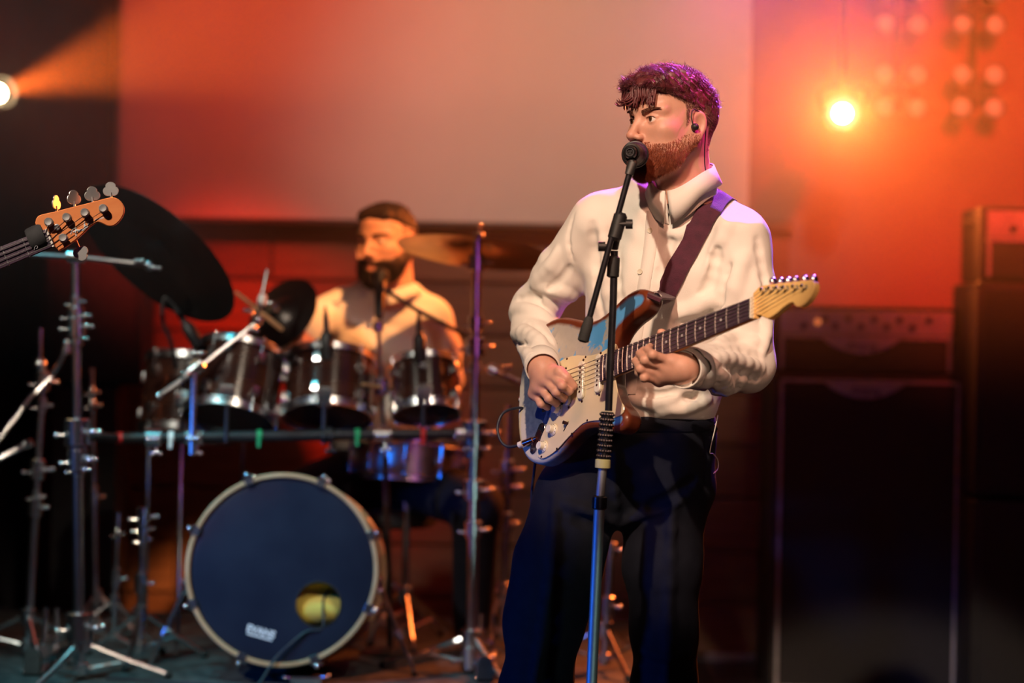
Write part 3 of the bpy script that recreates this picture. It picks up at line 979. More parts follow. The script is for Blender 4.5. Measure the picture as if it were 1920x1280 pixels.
for (x, y, ax) in ((-.127, .012, (-1, 0, 0)), (.312, .118, (.8, .6, 0))):
    mb = MB(); mb.lathe((x, y, -.020), ax, [(.0075, -.002), (.0045, .003), (.004, .010), (.0085, .013), (.0085, .016), (.004, .018)], 16); gt.part('strap_pin', mb, M['chrome'])
# lead with angled plug
M['cable'] = mat('dark_cable', (.012, .014, .03), .5)
M['copper'] = mat('copper_plug', (.85, .50, .34), .22, 1.0, (.8, .42, .28), 30)
pj = GL(*jc, .004)
pe = P(973, 834.5, 4.60)
ct = Thing('guitar_cable', 'thin dark guitar lead plugged into the worn guitar\'s jack', 'cable', pe)
dv = nrm(pe - pj)
mb = MB(); mb.lathe(pj, dv, [(.0045, 0), (.0045, .008), (.0065, .009), (.0065, np.linalg.norm(pe - pj) - .012), (.005, np.linalg.norm(pe - pj) - .010)], 14); ct.part('plug', mb, M['copper'])
mb = MB(); mb.lathe(pe - dv * .010, dv, [(.0072, 0), (.0072, .010), (.004, .012)], 14); ct.part('strain_relief', mb, M['white_plastic'])
mb = MB(); mb.tube(spline([pe, P(952, 837, 4.61), P(938, 824, 4.62), P(933, 800, 4.63), P(942, 776, 4.64), P(962, 766, 4.65), P(985, 768, 4.66)] +
                          [P(1010, 800, 4.70), P(1002, 880, 4.72), P(996, 960, 4.74), P(990, 1300, 4.8), np.array([.02, 4.85, .01]), np.array([-.25, 5.1, .008])], 6), .0032, 8); ct.part('lead', mb, M['cable'])
# ------------------------------------------------------------------ the singing guitarist
def skin_mat(name, base, lips):
    m = mat(name, base, .48, 0, tuple(c * .9 for c in base), 30, .12, 500, sss=.12)
    nt = m.node_tree; b = nt.nodes['Principled BSDF']
    at = nt.nodes.new('ShaderNodeAttribute'); at.attribute_name = 'tone'
    mx = nt.nodes.new('ShaderNodeMix'); mx.data_type = 'RGBA'
    src = b.inputs['Base Color'].links[0].from_socket
    nt.links.new(at.outputs['Fac'], mx.inputs[0]); nt.links.new(src, mx.inputs[6]); mx.inputs[7].default_value = (*lips, 1)
    nt.links.new(mx.outputs[2], b.inputs['Base Color'])
    return m
M['skin'] = skin_mat('fair_skin', (.68, .36, .26), (.50, .16, .13))
M['shirt'] = mat('white_cotton', (.84, .80, .74), .8, 0, (.80, .76, .70), 5, .25, 700, sheen=.15)
M['button'] = mat('shirt_button', (.70, .66, .52), .4)
M['trousers'] = mat('navy_wool', (.0045, .005, .012), .85, 0, (.007, .008, .016), 40, .3, 500, spec=.25)
M['hair'] = mat('auburn_hair', (.095, .016, .020), .42, 0, (.15, .028, .030), 60, spec=.7)  # auburn, with some magenta stage light put into the colour
M['beard'] = mat('auburn_beard', (.25, .050, .020), .5, 0, (.38, .095, .038), 80)
M['fade'] = mat('clipped_hair', (.17, .065, .045), .6, 0, (.22, .085, .055), 120)
M['brow'] = mat('brow_hair', (.16, .06, .035), .6)
M['leather'] = mat('black_leather', (.015, .013, .012), .4)
def eye_mat(name, iris):
    m = bpy.data.materials.new(name); m.use_nodes = True
    nt = m.node_tree; b = nt.nodes['Principled BSDF']
    tc = nt.nodes.new('ShaderNodeTexCoord'); sx = nt.nodes.new('ShaderNodeSeparateXYZ'); nt.links.new(tc.outputs['Object'], sx.inputs[0])
    rp = nt.nodes.new('ShaderNodeValToRGB'); rp.color_ramp.interpolation = 'LINEAR'
    e = rp.color_ramp.elements
    e[0].position = 0; e[0].color = (.78, .70, .66, 1)
    e[1].position = .860; e[1].color = (.78, .70, .66, 1)
    for p_, c_ in ((.872, (*[c * .5 for c in iris], 1)), (.93, (*iris, 1)), (.962, (*iris, 1)), (.968, (.005, .005, .005, 1))):
        q = e.new(p_); q.color = c_
    mp = nt.nodes.new('ShaderNodeMapRange'); mp.inputs[1].default_value = 0; mp.inputs[2].default_value = 1
    nt.links.new(sx.outputs[1], mp.inputs[0]); nt.links.new(mp.outputs[0], rp.inputs[0]); nt.links.new(rp.outputs[0], b.inputs['Base Color'])
    b.inputs['Roughness'].default_value = .08; b.inputs['Coat Weight'].default_value = .6
    return m

class Head:
    """head in local axes: x to the person's left, y forward, z up, origin between the eyes' level and the ears"""
    def __init__(self, o, yaw, pitch=0.0, roll=0.0, s=1.0):
        fwd = np.array([-math.sin(yaw), -math.cos(yaw), 0.0]); up = np.array([0, 0, 1.0])
        fwd = nrm(fwd * math.cos(pitch) + up * math.sin(pitch))
        left = nrm(np.cross(up, fwd)); up = np.cross(fwd, left)
        l2 = left * math.cos(roll) + up * math.sin(roll); u2 = up * math.cos(roll) - left * math.sin(roll)
        self.o = np.asarray(o, float); self.R = np.stack([l2, fwd, u2], 1) * s; self.s = s
        self.Ri = np.linalg.inv(self.R)
    def w(self, x, y, z):
        return self.o + self.R @ np.array([x, y, z])
    def loc(self, V):
        return (np.asarray(V) - self.o) @ self.Ri.T
    def sdf(self):
        H = SDF()
        H.ell((0, -.016, .022), (.0715, .0925, .078), k=.02)
        H.ell((0, .020, -.020), (.0600, .070, .078), k=.035)
        H.ell((0, .046, .050), (.050, .040, .036), k=.03)                     # forehead
        for s in (-1, 1):
            H.cone((s * .0540, -.004, -.046), (s * .043, .032, -.083), .0165, .0165, .03)   # jaw
            H.cone((s * .043, .032, -.083), (s * .010, .068, -.101), .0165, .0160, .03)
            H.ell((s * .046, .052, -.024), (.018, .022, .016), k=.025)          # cheek bone
            H.cone((s * .050, .062, .0185), (s * .012, .0815, .0165), .0085, .0085, .014)  # brow
            H.ell((s * .032, .040, -.062), (.022, .030, .028), k=.03)           # cheek
        H.ell((0, .073, -.100), (.020, .017, .016), k=.02)                    # chin
        H.ell((0, .068, -.066), (.029, .022, .022), k=.02)                    # muzzle
        for s in (-1, 1):
            H.ell((s * .031, .089, -.001), (.0165, .0145, .0110), k=.012, sub=True)
        H.cone((0, .0815, .010), (0, .1055, -.031), .0080, .0090, .010)         # nose
        H.ell((0, .1085, -.0355), (.0105, .0100, .0090), k=.006)
        for s in (-1, 1):
            H.ell((s * .0125, .0965, -.0390), (.0075, .0100, .0072), k=.006)
            H.ell((s * .0072, .1030, -.0460), (.0038, .0052, .0032), k=.003, sub=True)
        for s in (-1, 1):
            H.ell((s * .031, .0712, -.001), (.0138, .0138, .0138), k=.004)
            H.ell((s * .0335, .0905, -.0012), (.0138, .017, .0062), k=.0015, sub=True)
            H.cone((s * .019, .0818, .0045), (s * .0435, .0745, .0035), .0022, .0018, .004)   # upper lid fold
        # lips
        for s in (-1, 1):
            H.cone((0, .0925, -.0665), (s * .021, .0800, -.0690), .0052, .0026, .005)
            H.cone((0, .0905, -.0785), (s * .018, .0800, -.0740), .0062, .0030, .005)
        H.ell((0, .094, -.0724), (.021, .012, .0013), k=.003, sub=True)
        # ears
        for s in (-1, 1):
            ca, sa = math.cos(.42 * s), math.sin(.42 * s)
            R = np.array([[ca, -sa, 0], [sa, ca, 0], [0, 0, 1]]) @ np.array([[1, 0, 0], [0, math.cos(.18), -math.sin(.18)], [0, math.sin(.18), math.cos(.18)]])
            c = np.array([s * .0735, -.012, -.012])
            H.ell(c, (.0075, .0185, .0315), R, k=.006)
            H.ell(c + [s * .0075, .001, .004], (.0065, .0120, .0215), R, k=.004, sub=True)
            H.ell(c + [s * .0015, .001, -.024], (.0050, .0085, .0100), R, k=.005)
            H.ell(c + [s * .003, .012, -.003], (.0050, .0045, .0070), R, k=.004)
        H.cone((0, -.034, -.050), (0, -.046, -.170), .0515, .0560, .03)        # neck
        H.cone((0, .004, -.092), (0, -.020, -.170), .030, .034, .03)
        H.ell((0, .013, -.135), (.010, .010, .012), k=.012)
        return H
    def mesh(self, h=.0022, zlo=-.175):
        H = self.sdf()
        self.H = H
        V, Fs = H.mesh((-.092, -.125, zlo), (.092, .125, .118), h)
        return V, Fs

def unit(A):
    return A / np.maximum(np.linalg.norm(A, axis=1)[:, None], 1e-9)

def spikes(base, nor, tan, L, r, seg=3, curl=0.0, rnd=None):
    """tapered hair strands: base points, normals, growing directions"""
    p = np.array(base, float); n = len(p)
    d = unit(nor * .5 + tan); side = unit(np.cross(d, nor) + 1e-6)
    L = np.broadcast_to(np.asarray(L, float), (n,))[:, None]
    c_ = (curl * rnd.uniform(-1, 1, n) / seg)[:, None]
    V = np.zeros((n, seg + 1, 3, 3))
    for k in range(seg + 1):
        rr_ = r * (1 - k / (seg + .6)); v_ = np.cross(d, side)
        for a in range(3):
            t_ = a * 2.0944
            V[:, k, a] = p + rr_ * (math.cos(t_) * side + math.sin(t_) * v_)
        d = unit(d + np.cross(nor, d) * c_ - nor * (.35 / seg))
        p = p + d * (L / seg)
    m = 3 * (seg + 1)
    f0 = np.array([(k * 3 + a, k * 3 + (a + 1) % 3, k * 3 + 3 + (a + 1) % 3, k * 3 + 3 + a) for k in range(seg) for a in range(3)])
    Fs = (np.arange(n)[:, None, None] * m + f0[None]).reshape(-1, 4)
    return V.reshape(-1, 3), Fs

def vnormals(V, Fs):
    Fs = np.asarray(Fs)
    n = np.cross(V[Fs[:, 2]] - V[Fs[:, 0]], V[Fs[:, 3]] - V[Fs[:, 1]])
    N = np.zeros_like(V)
    for k in range(4):
        np.add.at(N, Fs[:, k], n)
    return N / np.maximum(np.linalg.norm(N, axis=1)[:, None], 1e-12)

def tone_attr(o, vals):
    a = o.data.attributes.new('tone', 'FLOAT', 'POINT')
    a.data.foreach_set('value', np.asarray(vals, np.float32))

# ---- pose
HD = Head(P(1259, 230, 4.58), math.radians(55), math.radians(0), math.radians(1))
hV, hF = HD.mesh()
# pelvis and legs
gp = Thing('person', 'bearded singer in white shirt and dark trousers playing guitar at the microphone', 'person', (.22, 4.66, 0))
R_SH, L_SH = P(1116, 425, 4.68), P(1386, 450, 4.575)
R_EL, R_WR = P(1001, 582, 4.80), G(1017, 690, .050)
RCF, LCF = G(1017, 688, .050), G(1284, 691, -.024)
L_EL, L_WR = P(1402, 682, 4.53), G(1280, 690, -.022)
CH, WA, PE = P(1240, 520, 4.67), P(1212, 745, 4.70), P(1180, 880, 4.71)

# ---- hands
def hand(fingers, wrist, palm, widths, thumb, arm, arm_r, k=.006):
    Hs = SDF()
    Hs.cone(arm, wrist, arm_r, .0285, .02)
    knk = [f[0] for f in fingers]
    for i, q in enumerate(knk):
        Hs.cone(wrist, q, .0195, .0115, .018)
        if i:
            Hs.cone(knk[i - 1], q, .0115, .0115, .012)
    for q in palm:
        Hs.ell(q[0], q[1], k=.016)
    for f, w_ in zip(fingers, widths):
        rs = np.array([1.12, 1.0, .9, .78]) * w_
        for a in range(len(f) - 1):
            Hs.cone(f[a], f[a + 1], rs[a], rs[a + 1], .004 if a else .008)
        Hs.ell(f[1], (w_ * 1.06,) * 3, k=.004)
    rs = [.0145, .0118, .0105, .0090]
    for a in range(len(thumb) - 1):
        Hs.cone(thumb[a], thumb[a + 1], rs[a], rs[a + 1], .010 if a == 0 else .004)
    return Hs
rf = [[G(1035, 703, .052), G(1054, 723, .052), G(1066, 734, .030), G(1072, 732, .014)],
      [G(1023, 713, .052), G(1043, 735, .052), G(1056, 746, .028), G(1060, 742, .013)],
      [G(1012, 726, .050), G(1029, 747, .048), G(1042, 756, .026), G(1047, 752, .013)],
      [G(1002, 738, .046), G(1014, 757, .042), G(1026, 763, .022), G(1031, 759, .012)]]
rth = [G(1030, 694, .044), G(1050, 697, .050), G(1062, 708, .040), G(1075, 723, .022)]
RHs = hand(rf, R_WR, [(G(1024, 705, .044), (.020, .020, .024))], (.0088, .0090, .0086, .0076), rth, R_WR + (R_EL - R_WR) * .22, .029)
lf = [[G(1260, 677, .006), G(1224, 665, .050), G(1214, 655, .036), G(1219, 649, .018)],
      [G(1252, 689, .006), G(1209, 675, .054), G(1200, 663, .038), G(1206, 656, .018)],
      [G(1243, 701, .004), G(1201, 691, .052), G(1192, 677, .038), G(1197, 669, .018)],
      [G(1236, 712, .000), G(1208, 708, .040), G(1197, 699, .034), G(1194, 690, .018)]]
lth = [G(1274, 676, -.040), G(1268, 650, -.050), G(1254, 634, -.034), G(1240, 624, -.014)]
LHs = hand(lf, L_WR, [(G(1264, 692, -.012), (.024, .022, .026))], (.0088, .0090, .0086, .0078), lth, L_WR + (L_EL - L_WR) * .35, .033)
def box_of(pts, m):
    A = np.array(pts); return A.min(0) - m, A.max(0) + m
lo, hi = box_of(sum(rf, []) + rth + [R_WR, R_WR + (R_EL - R_WR) * .35], .04); rhm = RHs.mesh(lo, hi, .0022)
lo, hi = box_of(sum(lf, []) + lth + [L_WR, L_WR + (L_EL - L_WR) * .35], .04); lhm = LHs.mesh(lo, hi, .0022)
pk0 = G(1077, 726, .016)
mb = MB(); mb.prism([(-.009, .010), (-.004, .013), (.004, .013), (.009, .010), (.002, -.014), (-.002, -.014)], -.0005, .0005, (pk0, nrm(GA * .8 + GN * .6), nrm(np.array(G(1070, 722, .024)) - G(1082, 728, .010)), nrm(np.cross(nrm(GA * .8 + GN * .6), nrm(np.array(G(1070, 722, .024)) - G(1082, 728, .010))))), .0002)
M['pick'] = mat('purple_pick', (.09, .08, .22), .3)
single('guitar_pick', mb, M['pick'], 'small purple plectrum between the singer\'s thumb and finger', 'guitar pick', base=pk0)
# ---- core of the body inside the clothes (joins head, arms and legs)
NK = HD.w(0, -.046, -.160)
core = SDF()
core.cone(NK, P(1272, 420, 4.65), .052, .050, .03)
core.cone(P(1190, 430, 4.68), P(1330, 440, 4.62), .045, .045, .03)
core.cone(P(1262, 405, 4.66), CH, .05, .065, .05); core.cone(CH, WA, .065, .06, .05); core.cone(WA, PE, .06, .06, .05)
core.chain([R_SH, R_EL, R_WR], [.032, .026, .024], .02); core.chain([L_SH, L_EL, L_WR], [.032, .026, .024], .02)
R_HIP, L_HIP = P(1098, 920, 4.66), P(1240, 925, 4.70)
R_KN, L_KN = P(1032, 1205, 4.62), P(1250, 1205, 4.68)
R_AN, L_AN = np.array([P(990, 1620, 4.66)[0], 4.68, .09]), np.array([P(1238, 1620, 4.70)[0], 4.74, .09])
core.chain([PE, R_HIP, R_KN, R_AN], [.05, .05, .035, .03], .02); core.chain([PE, L_HIP, L_KN, L_AN], [.05, .05, .035, .03], .02)
cV, cF = core.mesh((-.15, 4.2, .02), (.75, 5.0, 1.60), .008)
hw_ = HD.o + hV @ HD.R.T
V_, F_ = rib_mesh([(hw_, hF), rhm, lhm, (cV, cF)])
body = mesh_obj('body', V_, F_, M['skin'], gp.root, gp.base, sharp=0)
L_ = hV
tone = np.zeros(len(V_))
lip = np.exp(-(((L_[:, 2] + .0725) / .0085) ** 2)) * np.exp(-((L_[:, 0] / .020) ** 4)) * (L_[:, 1] > .078)
tone[:len(hV)] = np.clip(lip * .9 + .35 * np.exp(-((L_[:, 0] / .016) ** 2) - ((L_[:, 2] + .038) / .012) ** 2) * (L_[:, 1] > .09) +
                         .30 * (np.abs(L_[:, 0]) > .071) * (L_[:, 1] < .012) * (L_[:, 2] < .03) * (L_[:, 2] > -.05), 0, 1)
tone_attr(body, tone)
for s in (-1, 1):
    mb = MB(); mb.ball((0, 0, 0), 1.0, 28, 18)
    e = mesh_obj('eyeball', mb.v, mb.f, eye_mat('brown_eye', (.10, .045, .02)), body, sharp=0)
    g_ = nrm(HD.R @ np.array([-.04, .99, .03]))        # looks a little towards the camera side of his nose
    u_, v_, w_ = frame(g_)
    Mx = Matrix(((u_[0], w_[0], v_[0], 0), (u_[1], w_[1], v_[1], 0), (u_[2], w_[2], v_[2], 0), (0, 0, 0, 1)))
    e.matrix_basis = Matrix.Translation(HD.w(s * .031, .0716, -.001) - gp.base) @ Mx @ Matrix.Scale(.0121, 4)
# ---- hair, beard, brows
nor_l = vnormals(hV, hF)
r_h = np.random.default_rng(11)
def to_w(V):
    return HD.o + np.asarray(V) @ HD.R.T
# mass of the top hair
hs = SDF()
hs.ell((0, -.014, .030), (.0735, .0945, .0775), k=.01)
hs.ell((0, .012, .066), (.066, .082, .050), k=.02)
hs.cone((-.042, .070, .070), (.042, .070, .070), .022, .022, .02)
hs.cone((-.030, .089, .060), (.034, .089, .058), .013, .013, .012)
hs.ell((0, .072, -.016), (.075, .056, .064), k=.006, sub=True)
def hair_disp(Q):
    w1 = vnoise(Q, 38, 31)
    a = np.sin((Q[:, 1] * 1.0 - Q[:, 2] * .7 + Q[:, 0] * .5) * 330 + w1 * 5.5) * .0024 + vnoise(Q, 75, 3) * .0036
    return (a - .002).astype(np.float32)
hs.disp(hair_disp, .006)
hs.plane_cut((0, -.06, .010), (0, .35, -1), .01)
hairV, hairF = hs.mesh((-.10, -.13, -.06), (.10, .13, .13), .0026)
mk = []
top_o = mesh_obj('hair', to_w(hairV), hairF, M['hair'], body, gp.base, sharp=0)
hn = vnormals(hairV, hairF)
sel = np.where(hairV[:, 2] > .012)[0]
idx = r_h.choice(sel, 11000)
bpts = hairV[idx] - hn[idx] * .003
tn = np.stack([vnoise(bpts, 42, 21) * 1.3 - .1, .45 + vnoise(bpts, 42, 22) * 1.2, vnoise(bpts, 42, 23) * 1.0 - .15], 1) + r_h.normal(0, .18, (len(idx), 3))
tn -= hn[idx] * np.sum(tn * hn[idx], 1)[:, None]
Ls = r_h.uniform(.014, .026, len(idx)) * np.clip((hairV[idx, 2] - .0) / .05, .35, 1)
cv, cf = spikes(bpts, hn[idx], unit(tn) * 1.1, Ls, .00085, 6, 3.4, r_h)
o = mesh_obj('curls', to_w(cv), cf, M['hair'], top_o, gp.base, sharp=0)
# fringe locks over the brow
lk = MB()
for k in range(230):
    x = r_h.uniform(-.050, .050)
    p0 = np.array([x, .085 - abs(x) * .33 + r_h.uniform(-.006, .004), .074 + r_h.uniform(-.012, .012)])
    w1 = vnoise(p0[None], 60, 41)[0]; sw = w1 * .016
    end = -.040 + .10 * max(0, x) * .25 + r_h.uniform(-.004, .004) + .004 * w1
    pts = [p0, p0 + [sw * .3, .012 + .004 * w1, -.010], p0 + [sw * .8, .017, -.024], p0 + [sw * 1.2, .018 + .003 * w1, end]]
    lk.tube([to_w(q[None])[0] for q in np.array(spline(pts, 3))], list(np.linspace(.0030, .0008, 10)), 4)
for k in range(14):
    p0 = np.array([r_h.uniform(-.030, .004), .094 + r_h.uniform(-.004, .003), .050 + r_h.uniform(-.006, .006)])
    pts = [p0, p0 + [-.002, .010, -.012], p0 + [-.004, .022, -.018], p0 + [-.006, .030 + r_h.uniform(-.004, .003), -.012 + r_h.uniform(-.004, .003)]]
    lk.tube([to_w(q[None])[0] for q in np.array(spline(pts, 3))], list(np.linspace(.0030, .0006, 10)), 4)
gp.part('fringe', lk, M['hair'], top_o, sharp=0)
# clipped sides
yv, zv, xv = hV[:, 1], hV[:, 2], np.abs(hV[:, 0])
side_m = (yv < .018) & (zv > -.062) & (zv < .06) & (xv > .02) & ~((yv > -.034) & (yv < .012) & (zv > -.046) & (zv < .022)) & (zv > -.012 - .5 * (.03 + yv) * (yv < -.03)) | ((yv < -.055) & (zv > -.062) & (zv < .06)) | ((yv < .050) & (yv > 0) & (zv > .026 + .5 * yv) & (zv < .066) & (xv > .040))
si = r_h.choice(np.where(side_m)[0], 13000)
keep = r_h.random(len(si)) < np.clip((hV[si, 2] + .055) / .06, .12, 1)
si = si[keep]
tn = np.stack([np.zeros(len(si)), np.full(len(si), -.35), np.full(len(si), -.7)], 1) + r_h.normal(0, .2, (len(si), 3))
cv, cf = spikes(hV[si], nor_l[si], tn, np.clip((hV[si, 2] + .06) * .08, .0018, .0075), .00062, 2, .6, r_h)
mesh_obj('clipped_sides', to_w(cv), cf, M['fade'], body, gp.base, sharp=0)
# beard
ear_line = -.058 + (yv + .005) * .02
bm_ = (yv > -.014) & (zv < np.where(yv < .02, -.022 - .3 * (yv + .014), np.where(yv < .062, -.032 - .5 * (yv - .02), -.052))) & (zv > -.128) & ~(((zv + .0725) / .0095) ** 2 + (xv / .022) ** 2 < 1) & (nor_l[:, 2] > -.985) & (zv > -.060 - .95 * (yv + .004))
mus = (zv < -.048) & (zv > -.064) & (xv < .030) & (yv > .074)
bi = r_h.choice(np.where(bm_ | mus)[0], 19000)
cheek = np.clip((-.038 - hV[bi, 2]) / .030, .05, 1)
bi = bi[r_h.random(len(bi)) < cheek + .08]
tn = np.stack([hV[bi, 0] * 3, np.full(len(bi), .15), np.full(len(bi), -.9)], 1) + r_h.normal(0, .28, (len(bi), 3))
Lb = np.clip((-.035 - hV[bi, 2]) * .16, .004, .011) * r_h.uniform(.7, 1.15, len(bi))
cv, cf = spikes(hV[bi], nor_l[bi], tn, Lb, .00050, 3, .9, r_h)
mesh_obj('beard', to_w(cv), cf, M['beard'], body, gp.base, sharp=0)
# brows
for s in (-1, 1):
    bb = MB()
    for k in range(300):
        t_ = r_h.random()
        x = s * (.013 + .036 * t_); z = .0125 + .0075 * math.sin(t_ * 2.0) + r_h.uniform(-.0036, .0036) * (1.2 - t_)
        y = .0905 - .0175 * t_ ** 1.4
        q = np.array([[x, y, z]])
        d_ = HD.H.ev(q)[0]; q = q[0] - HD.H.grad(q[0]) * d_
        bb.tube([to_w(q[None])[0], to_w((q + [s * .004, .0016, .0012])[None])[0], to_w((q + [s * .008, .0006, .0008])[None])[0]], [.0008, .0008, .0003], 3)
    gp.part('eyebrow', bb, M['brow'], body, sharp=0)
# dark lash line on the upper lids
for s in (-1, 1):
    pts = []
    for t_ in np.linspace(-.98, .98, 13):
        q = np.array([s * .0335 + .0136 * t_, .0870, -.0012 + .0062 * math.sqrt(1 - t_ * t_) + .0004])
        for _ in range(3): q = q - HD.H.grad(q) * float(HD.H.ev(q[None])[0])
        pts.append(to_w(q[None])[0])
    mb = MB(); mb.tube(pts, [.0004] + [.0010] * 11 + [.0004], 5); gp.part('lash_line', mb, M['brow'], body, sharp=0)
# in-ear monitor with its wire
mb = MB(); e0 = HD.w(.080, .002, -.016)
mb.ball(e0, .0085, 14, 10, (1, 1.1, .9)); mb.tube(spline([HD.w(.083, .010, -.012), HD.w(.083, .014, .004), HD.w(.080, .010, .016), HD.w(.077, .002, .021)], 5), .0013, 6)
gp.part('earphone', mb, M['black_plastic'], body)
mb = MB(); mb.tube(spline([HD.w(.0765, .000, .021), HD.w(.074, -.030, .010), HD.w(.070, -.036, -.020), HD.w(.062, -.040, -.060), HD.w(.058, -.046, -.100), HD.w(.060, -.060, -.135)], 6), .0012, 6)
gp.part('earphone_wire', mb, M['black_plastic'], body)

# ---- shirt
sh = SDF()
sh.cone(P(1142, 412, 4.70), P(1352, 428, 4.60), .066, .066, .03)                     # yoke
sh.cone(P(1222, 372, 4.68), P(1314, 372, 4.63), .055, .055, .05)                      # trapezius
sh.cone(P(1180, 520, 4.695), P(1312, 524, 4.625), .100, .100, .06)                    # chest
sh.cone(P(1186, 620, 4.70), P(1280, 622, 4.65), .100, .098, .06)
sh.cone(P(1176, 715, 4.71), P(1262, 716, 4.665), .098, .096, .06)
sh.cone(P(1168, 748, 4.71), P(1258, 746, 4.67), .096, .094, .05)
sh.chain([P(1118, 426, 4.68), P(1052, 516, 4.745), R_EL], [.066, .054, .050], .03)
sh.chain([R_EL, P(1004, 622, 4.74), RCF], [.050, .050, .0365], .02)
sh.chain([P(1388, 448, 4.575), P(1398, 560, 4.55), L_EL], [.066, .060, .055], .03)
sh.chain([L_EL, P(1350, 690, 4.44), LCF], [.056, .052, .0395], .02)
sh_base = SDF(); sh_base.ops = list(sh.ops)
def fold(pts, r, sink=.35, k=.012, sub=False):
    """a crease or a ridge laid over the cloth along pixels of the visible side"""
    W_ = [sh_base.hit(*q) for q in pts]
    W_ = [q for q in W_ if q is not None]
    W_ = [q - sh_base.grad(q) * r * (sink if not sub else -.35) for q in W_]
    if len(W_) < 2: return
    W_ = spline(W_, 3)
    n_ = len(W_)
    for i in range(n_ - 1):
        ra = r * (.45 + .55 * math.sin(math.pi * (i + .3) / (n_ + .6))); rb = r * (.45 + .55 * math.sin(math.pi * (i + 1.3) / (n_ + .6)))
        sh.cone(W_[i], W_[i + 1], ra, rb, k, sub)
R_, V2 = fold, lambda p, r=.006, k=.010: fold(p, r, k=k, sub=True)
# right sleeve: bunched around the elbow
R_([(965, 545), (1000, 535), (1050, 548), (1075, 560)], .013); V2([(962, 562), (1005, 556), (1050, 572)], .007)
R_([(958, 580), (985, 578), (1020, 590), (1045, 612)], .013); V2([(957, 602), (985, 604), (1015, 622), (1035, 640)], .007)
R_([(960, 625), (990, 622), (1020, 640)], .011); V2([(963, 645), (995, 648), (1020, 662)], .006)
R_([(1045, 470), (1030, 500), (1000, 530)], .012); V2([(1068, 500), (1052, 522), (1030, 540)], .007)
R_([(1020, 560), (1042, 580), (1050, 598)], .010); R_([(972, 655), (1000, 668), (1030, 670)], .008)
V2([(1075, 400), (1066, 440), (1074, 490)], .005, .006)
# chest: long soft pulls from strap and arm
V2([(1112, 420), (1120, 500), (1130, 580)], .007, .016); R_([(1130, 430), (1140, 520), (1150, 600)], .010, .6, .02)
V2([(1158, 470), (1162, 560), (1168, 620)], .006, .016)
R_([(1245, 430), (1275, 440), (1300, 430)], .007, .6, .014); V2([(1260, 452), (1250, 480), (1235, 520)], .005, .014)
R_([(1372, 400), (1350, 450), (1330, 520)], .010, .6, .02); V2([(1345, 470), (1330, 530), (1300, 590)], .007, .016)
R_([(1330, 560), (1300, 580), (1265, 590)], .010, .6, .02); V2([(1340, 590), (1310, 602), (1280, 606)], .006, .014)
R_([(1395, 480), (1372, 540), (1350, 610)], .014, .5, .02); V2([(1368, 500), (1352, 560), (1344, 625)], .010, .010)
V2([(1420, 450), (1432, 520), (1428, 600)], .006, .014)
# left sleeve: deep folds at the inner elbow
R_([(1345, 640), (1375, 632), (1420, 640)], .013); V2([(1340, 655), (1380, 652), (1425, 668)], .007)
R_([(1345, 668), (1385, 672), (1430, 690)], .012); V2([(1342, 690), (1380, 696), (1420, 712)], .007)
R_([(1322, 665), (1330, 690), (1328, 720)], .011); V2([(1338, 672), (1346, 700), (1342, 728)], .006)
R_([(1355, 700), (1365, 718), (1362, 738)], .010); V2([(1375, 702), (1385, 720), (1380, 735)], .006)
R_([(1430, 560), (1440, 610), (1432, 660)], .010); R_([(1305, 660), (1312, 690), (1310, 718)], .007)
# belly blousing over the waistband
R_([(1180, 745), (1220, 755), (1262, 750)], .012); V2([(1190, 735), (1230, 740), (1270, 732)], .007)
R_([(1240, 770), (1285, 765), (1330, 750)], .013); V2([(1280, 745), (1310, 740), (1335, 728)], .007)
def cloth(Q):
    q = Q.astype(float)
    wv_ = vnoise(q, 9, 1) * .9
    a = np.sin((q[:, 2] * .6 + q[:, 0] * .9 - q[:, 1] * .5) * 90 + wv_ * 5) * vnoise(q, 14, 2)
    return (a * .0022 + vnoise(q, 30, 4) * .0016 + vnoise(q, 13, 6) * .003).astype(np.float32)
sh.disp(cloth, .007)
# the neck opening, the sleeve openings and the hem
nk0 = HD.w(0, -.045, -.140)
sh.plane_cut(P(1264, 358, 4.63), (.10, -.45, .9), .004)
sh.plane_cut(P(1190, 790, 4.68), (0, -.1, -1), .006)
rw_d = nrm(RCF - P(1004, 622, 4.74)); lw_d = nrm(LCF - P(1350, 690, 4.44))
def open_cut(o, n, rad):
    """cuts only near the end of a sleeve"""
    o = np.asarray(o, np.float32); n = np.asarray(n, np.float32)
    def fn(Q):
        q = Q - o
        h = q @ n
        lat = np.linalg.norm(q - h[:, None] * n, axis=1)
        return np.maximum(-h, lat - rad)
    sh.ops.append(('s', fn, .002, o.astype(float), rad + .08))
open_cut(RCF, rw_d, .055); open_cut(LCF, lw_d, .06)
sV, sF = sh.mesh((-.06, 4.25, 1.0), (.64, 4.95, 1.62), .0034)
shirt = mesh_obj('shirt', sV, sF, M['shirt'], body, gp.base, sharp=0)
print('shirt', len(sV))
def surf(px, py, off=.0):
    q = sh.hit(px, py)
    return q + sh.grad(q) * off
# cuffs
def cuff(c, d, r, L, n=26):
    m = MB(); u_, v_, w_ = frame(d)
    for r0, th in ((r, .0025),):
        m.lathe(c, d, [(r0 - .004, -L), (r0, -L + .002), (r0 + .0015, -L * .5), (r0, -.001), (r0 - .0012, .0005), (r0 - .003, 0), (r0 - .0035, -.02)], n, caps=False)
    return m
gp.part('cuff', cuff(RCF + rw_d * .012, rw_d, .0370, .050), M['shirt'], shirt, sharp=0)
gp.part('cuff', cuff(LCF + lw_d * .010, lw_d, .0395, .052), M['shirt'], shirt, sharp=0)
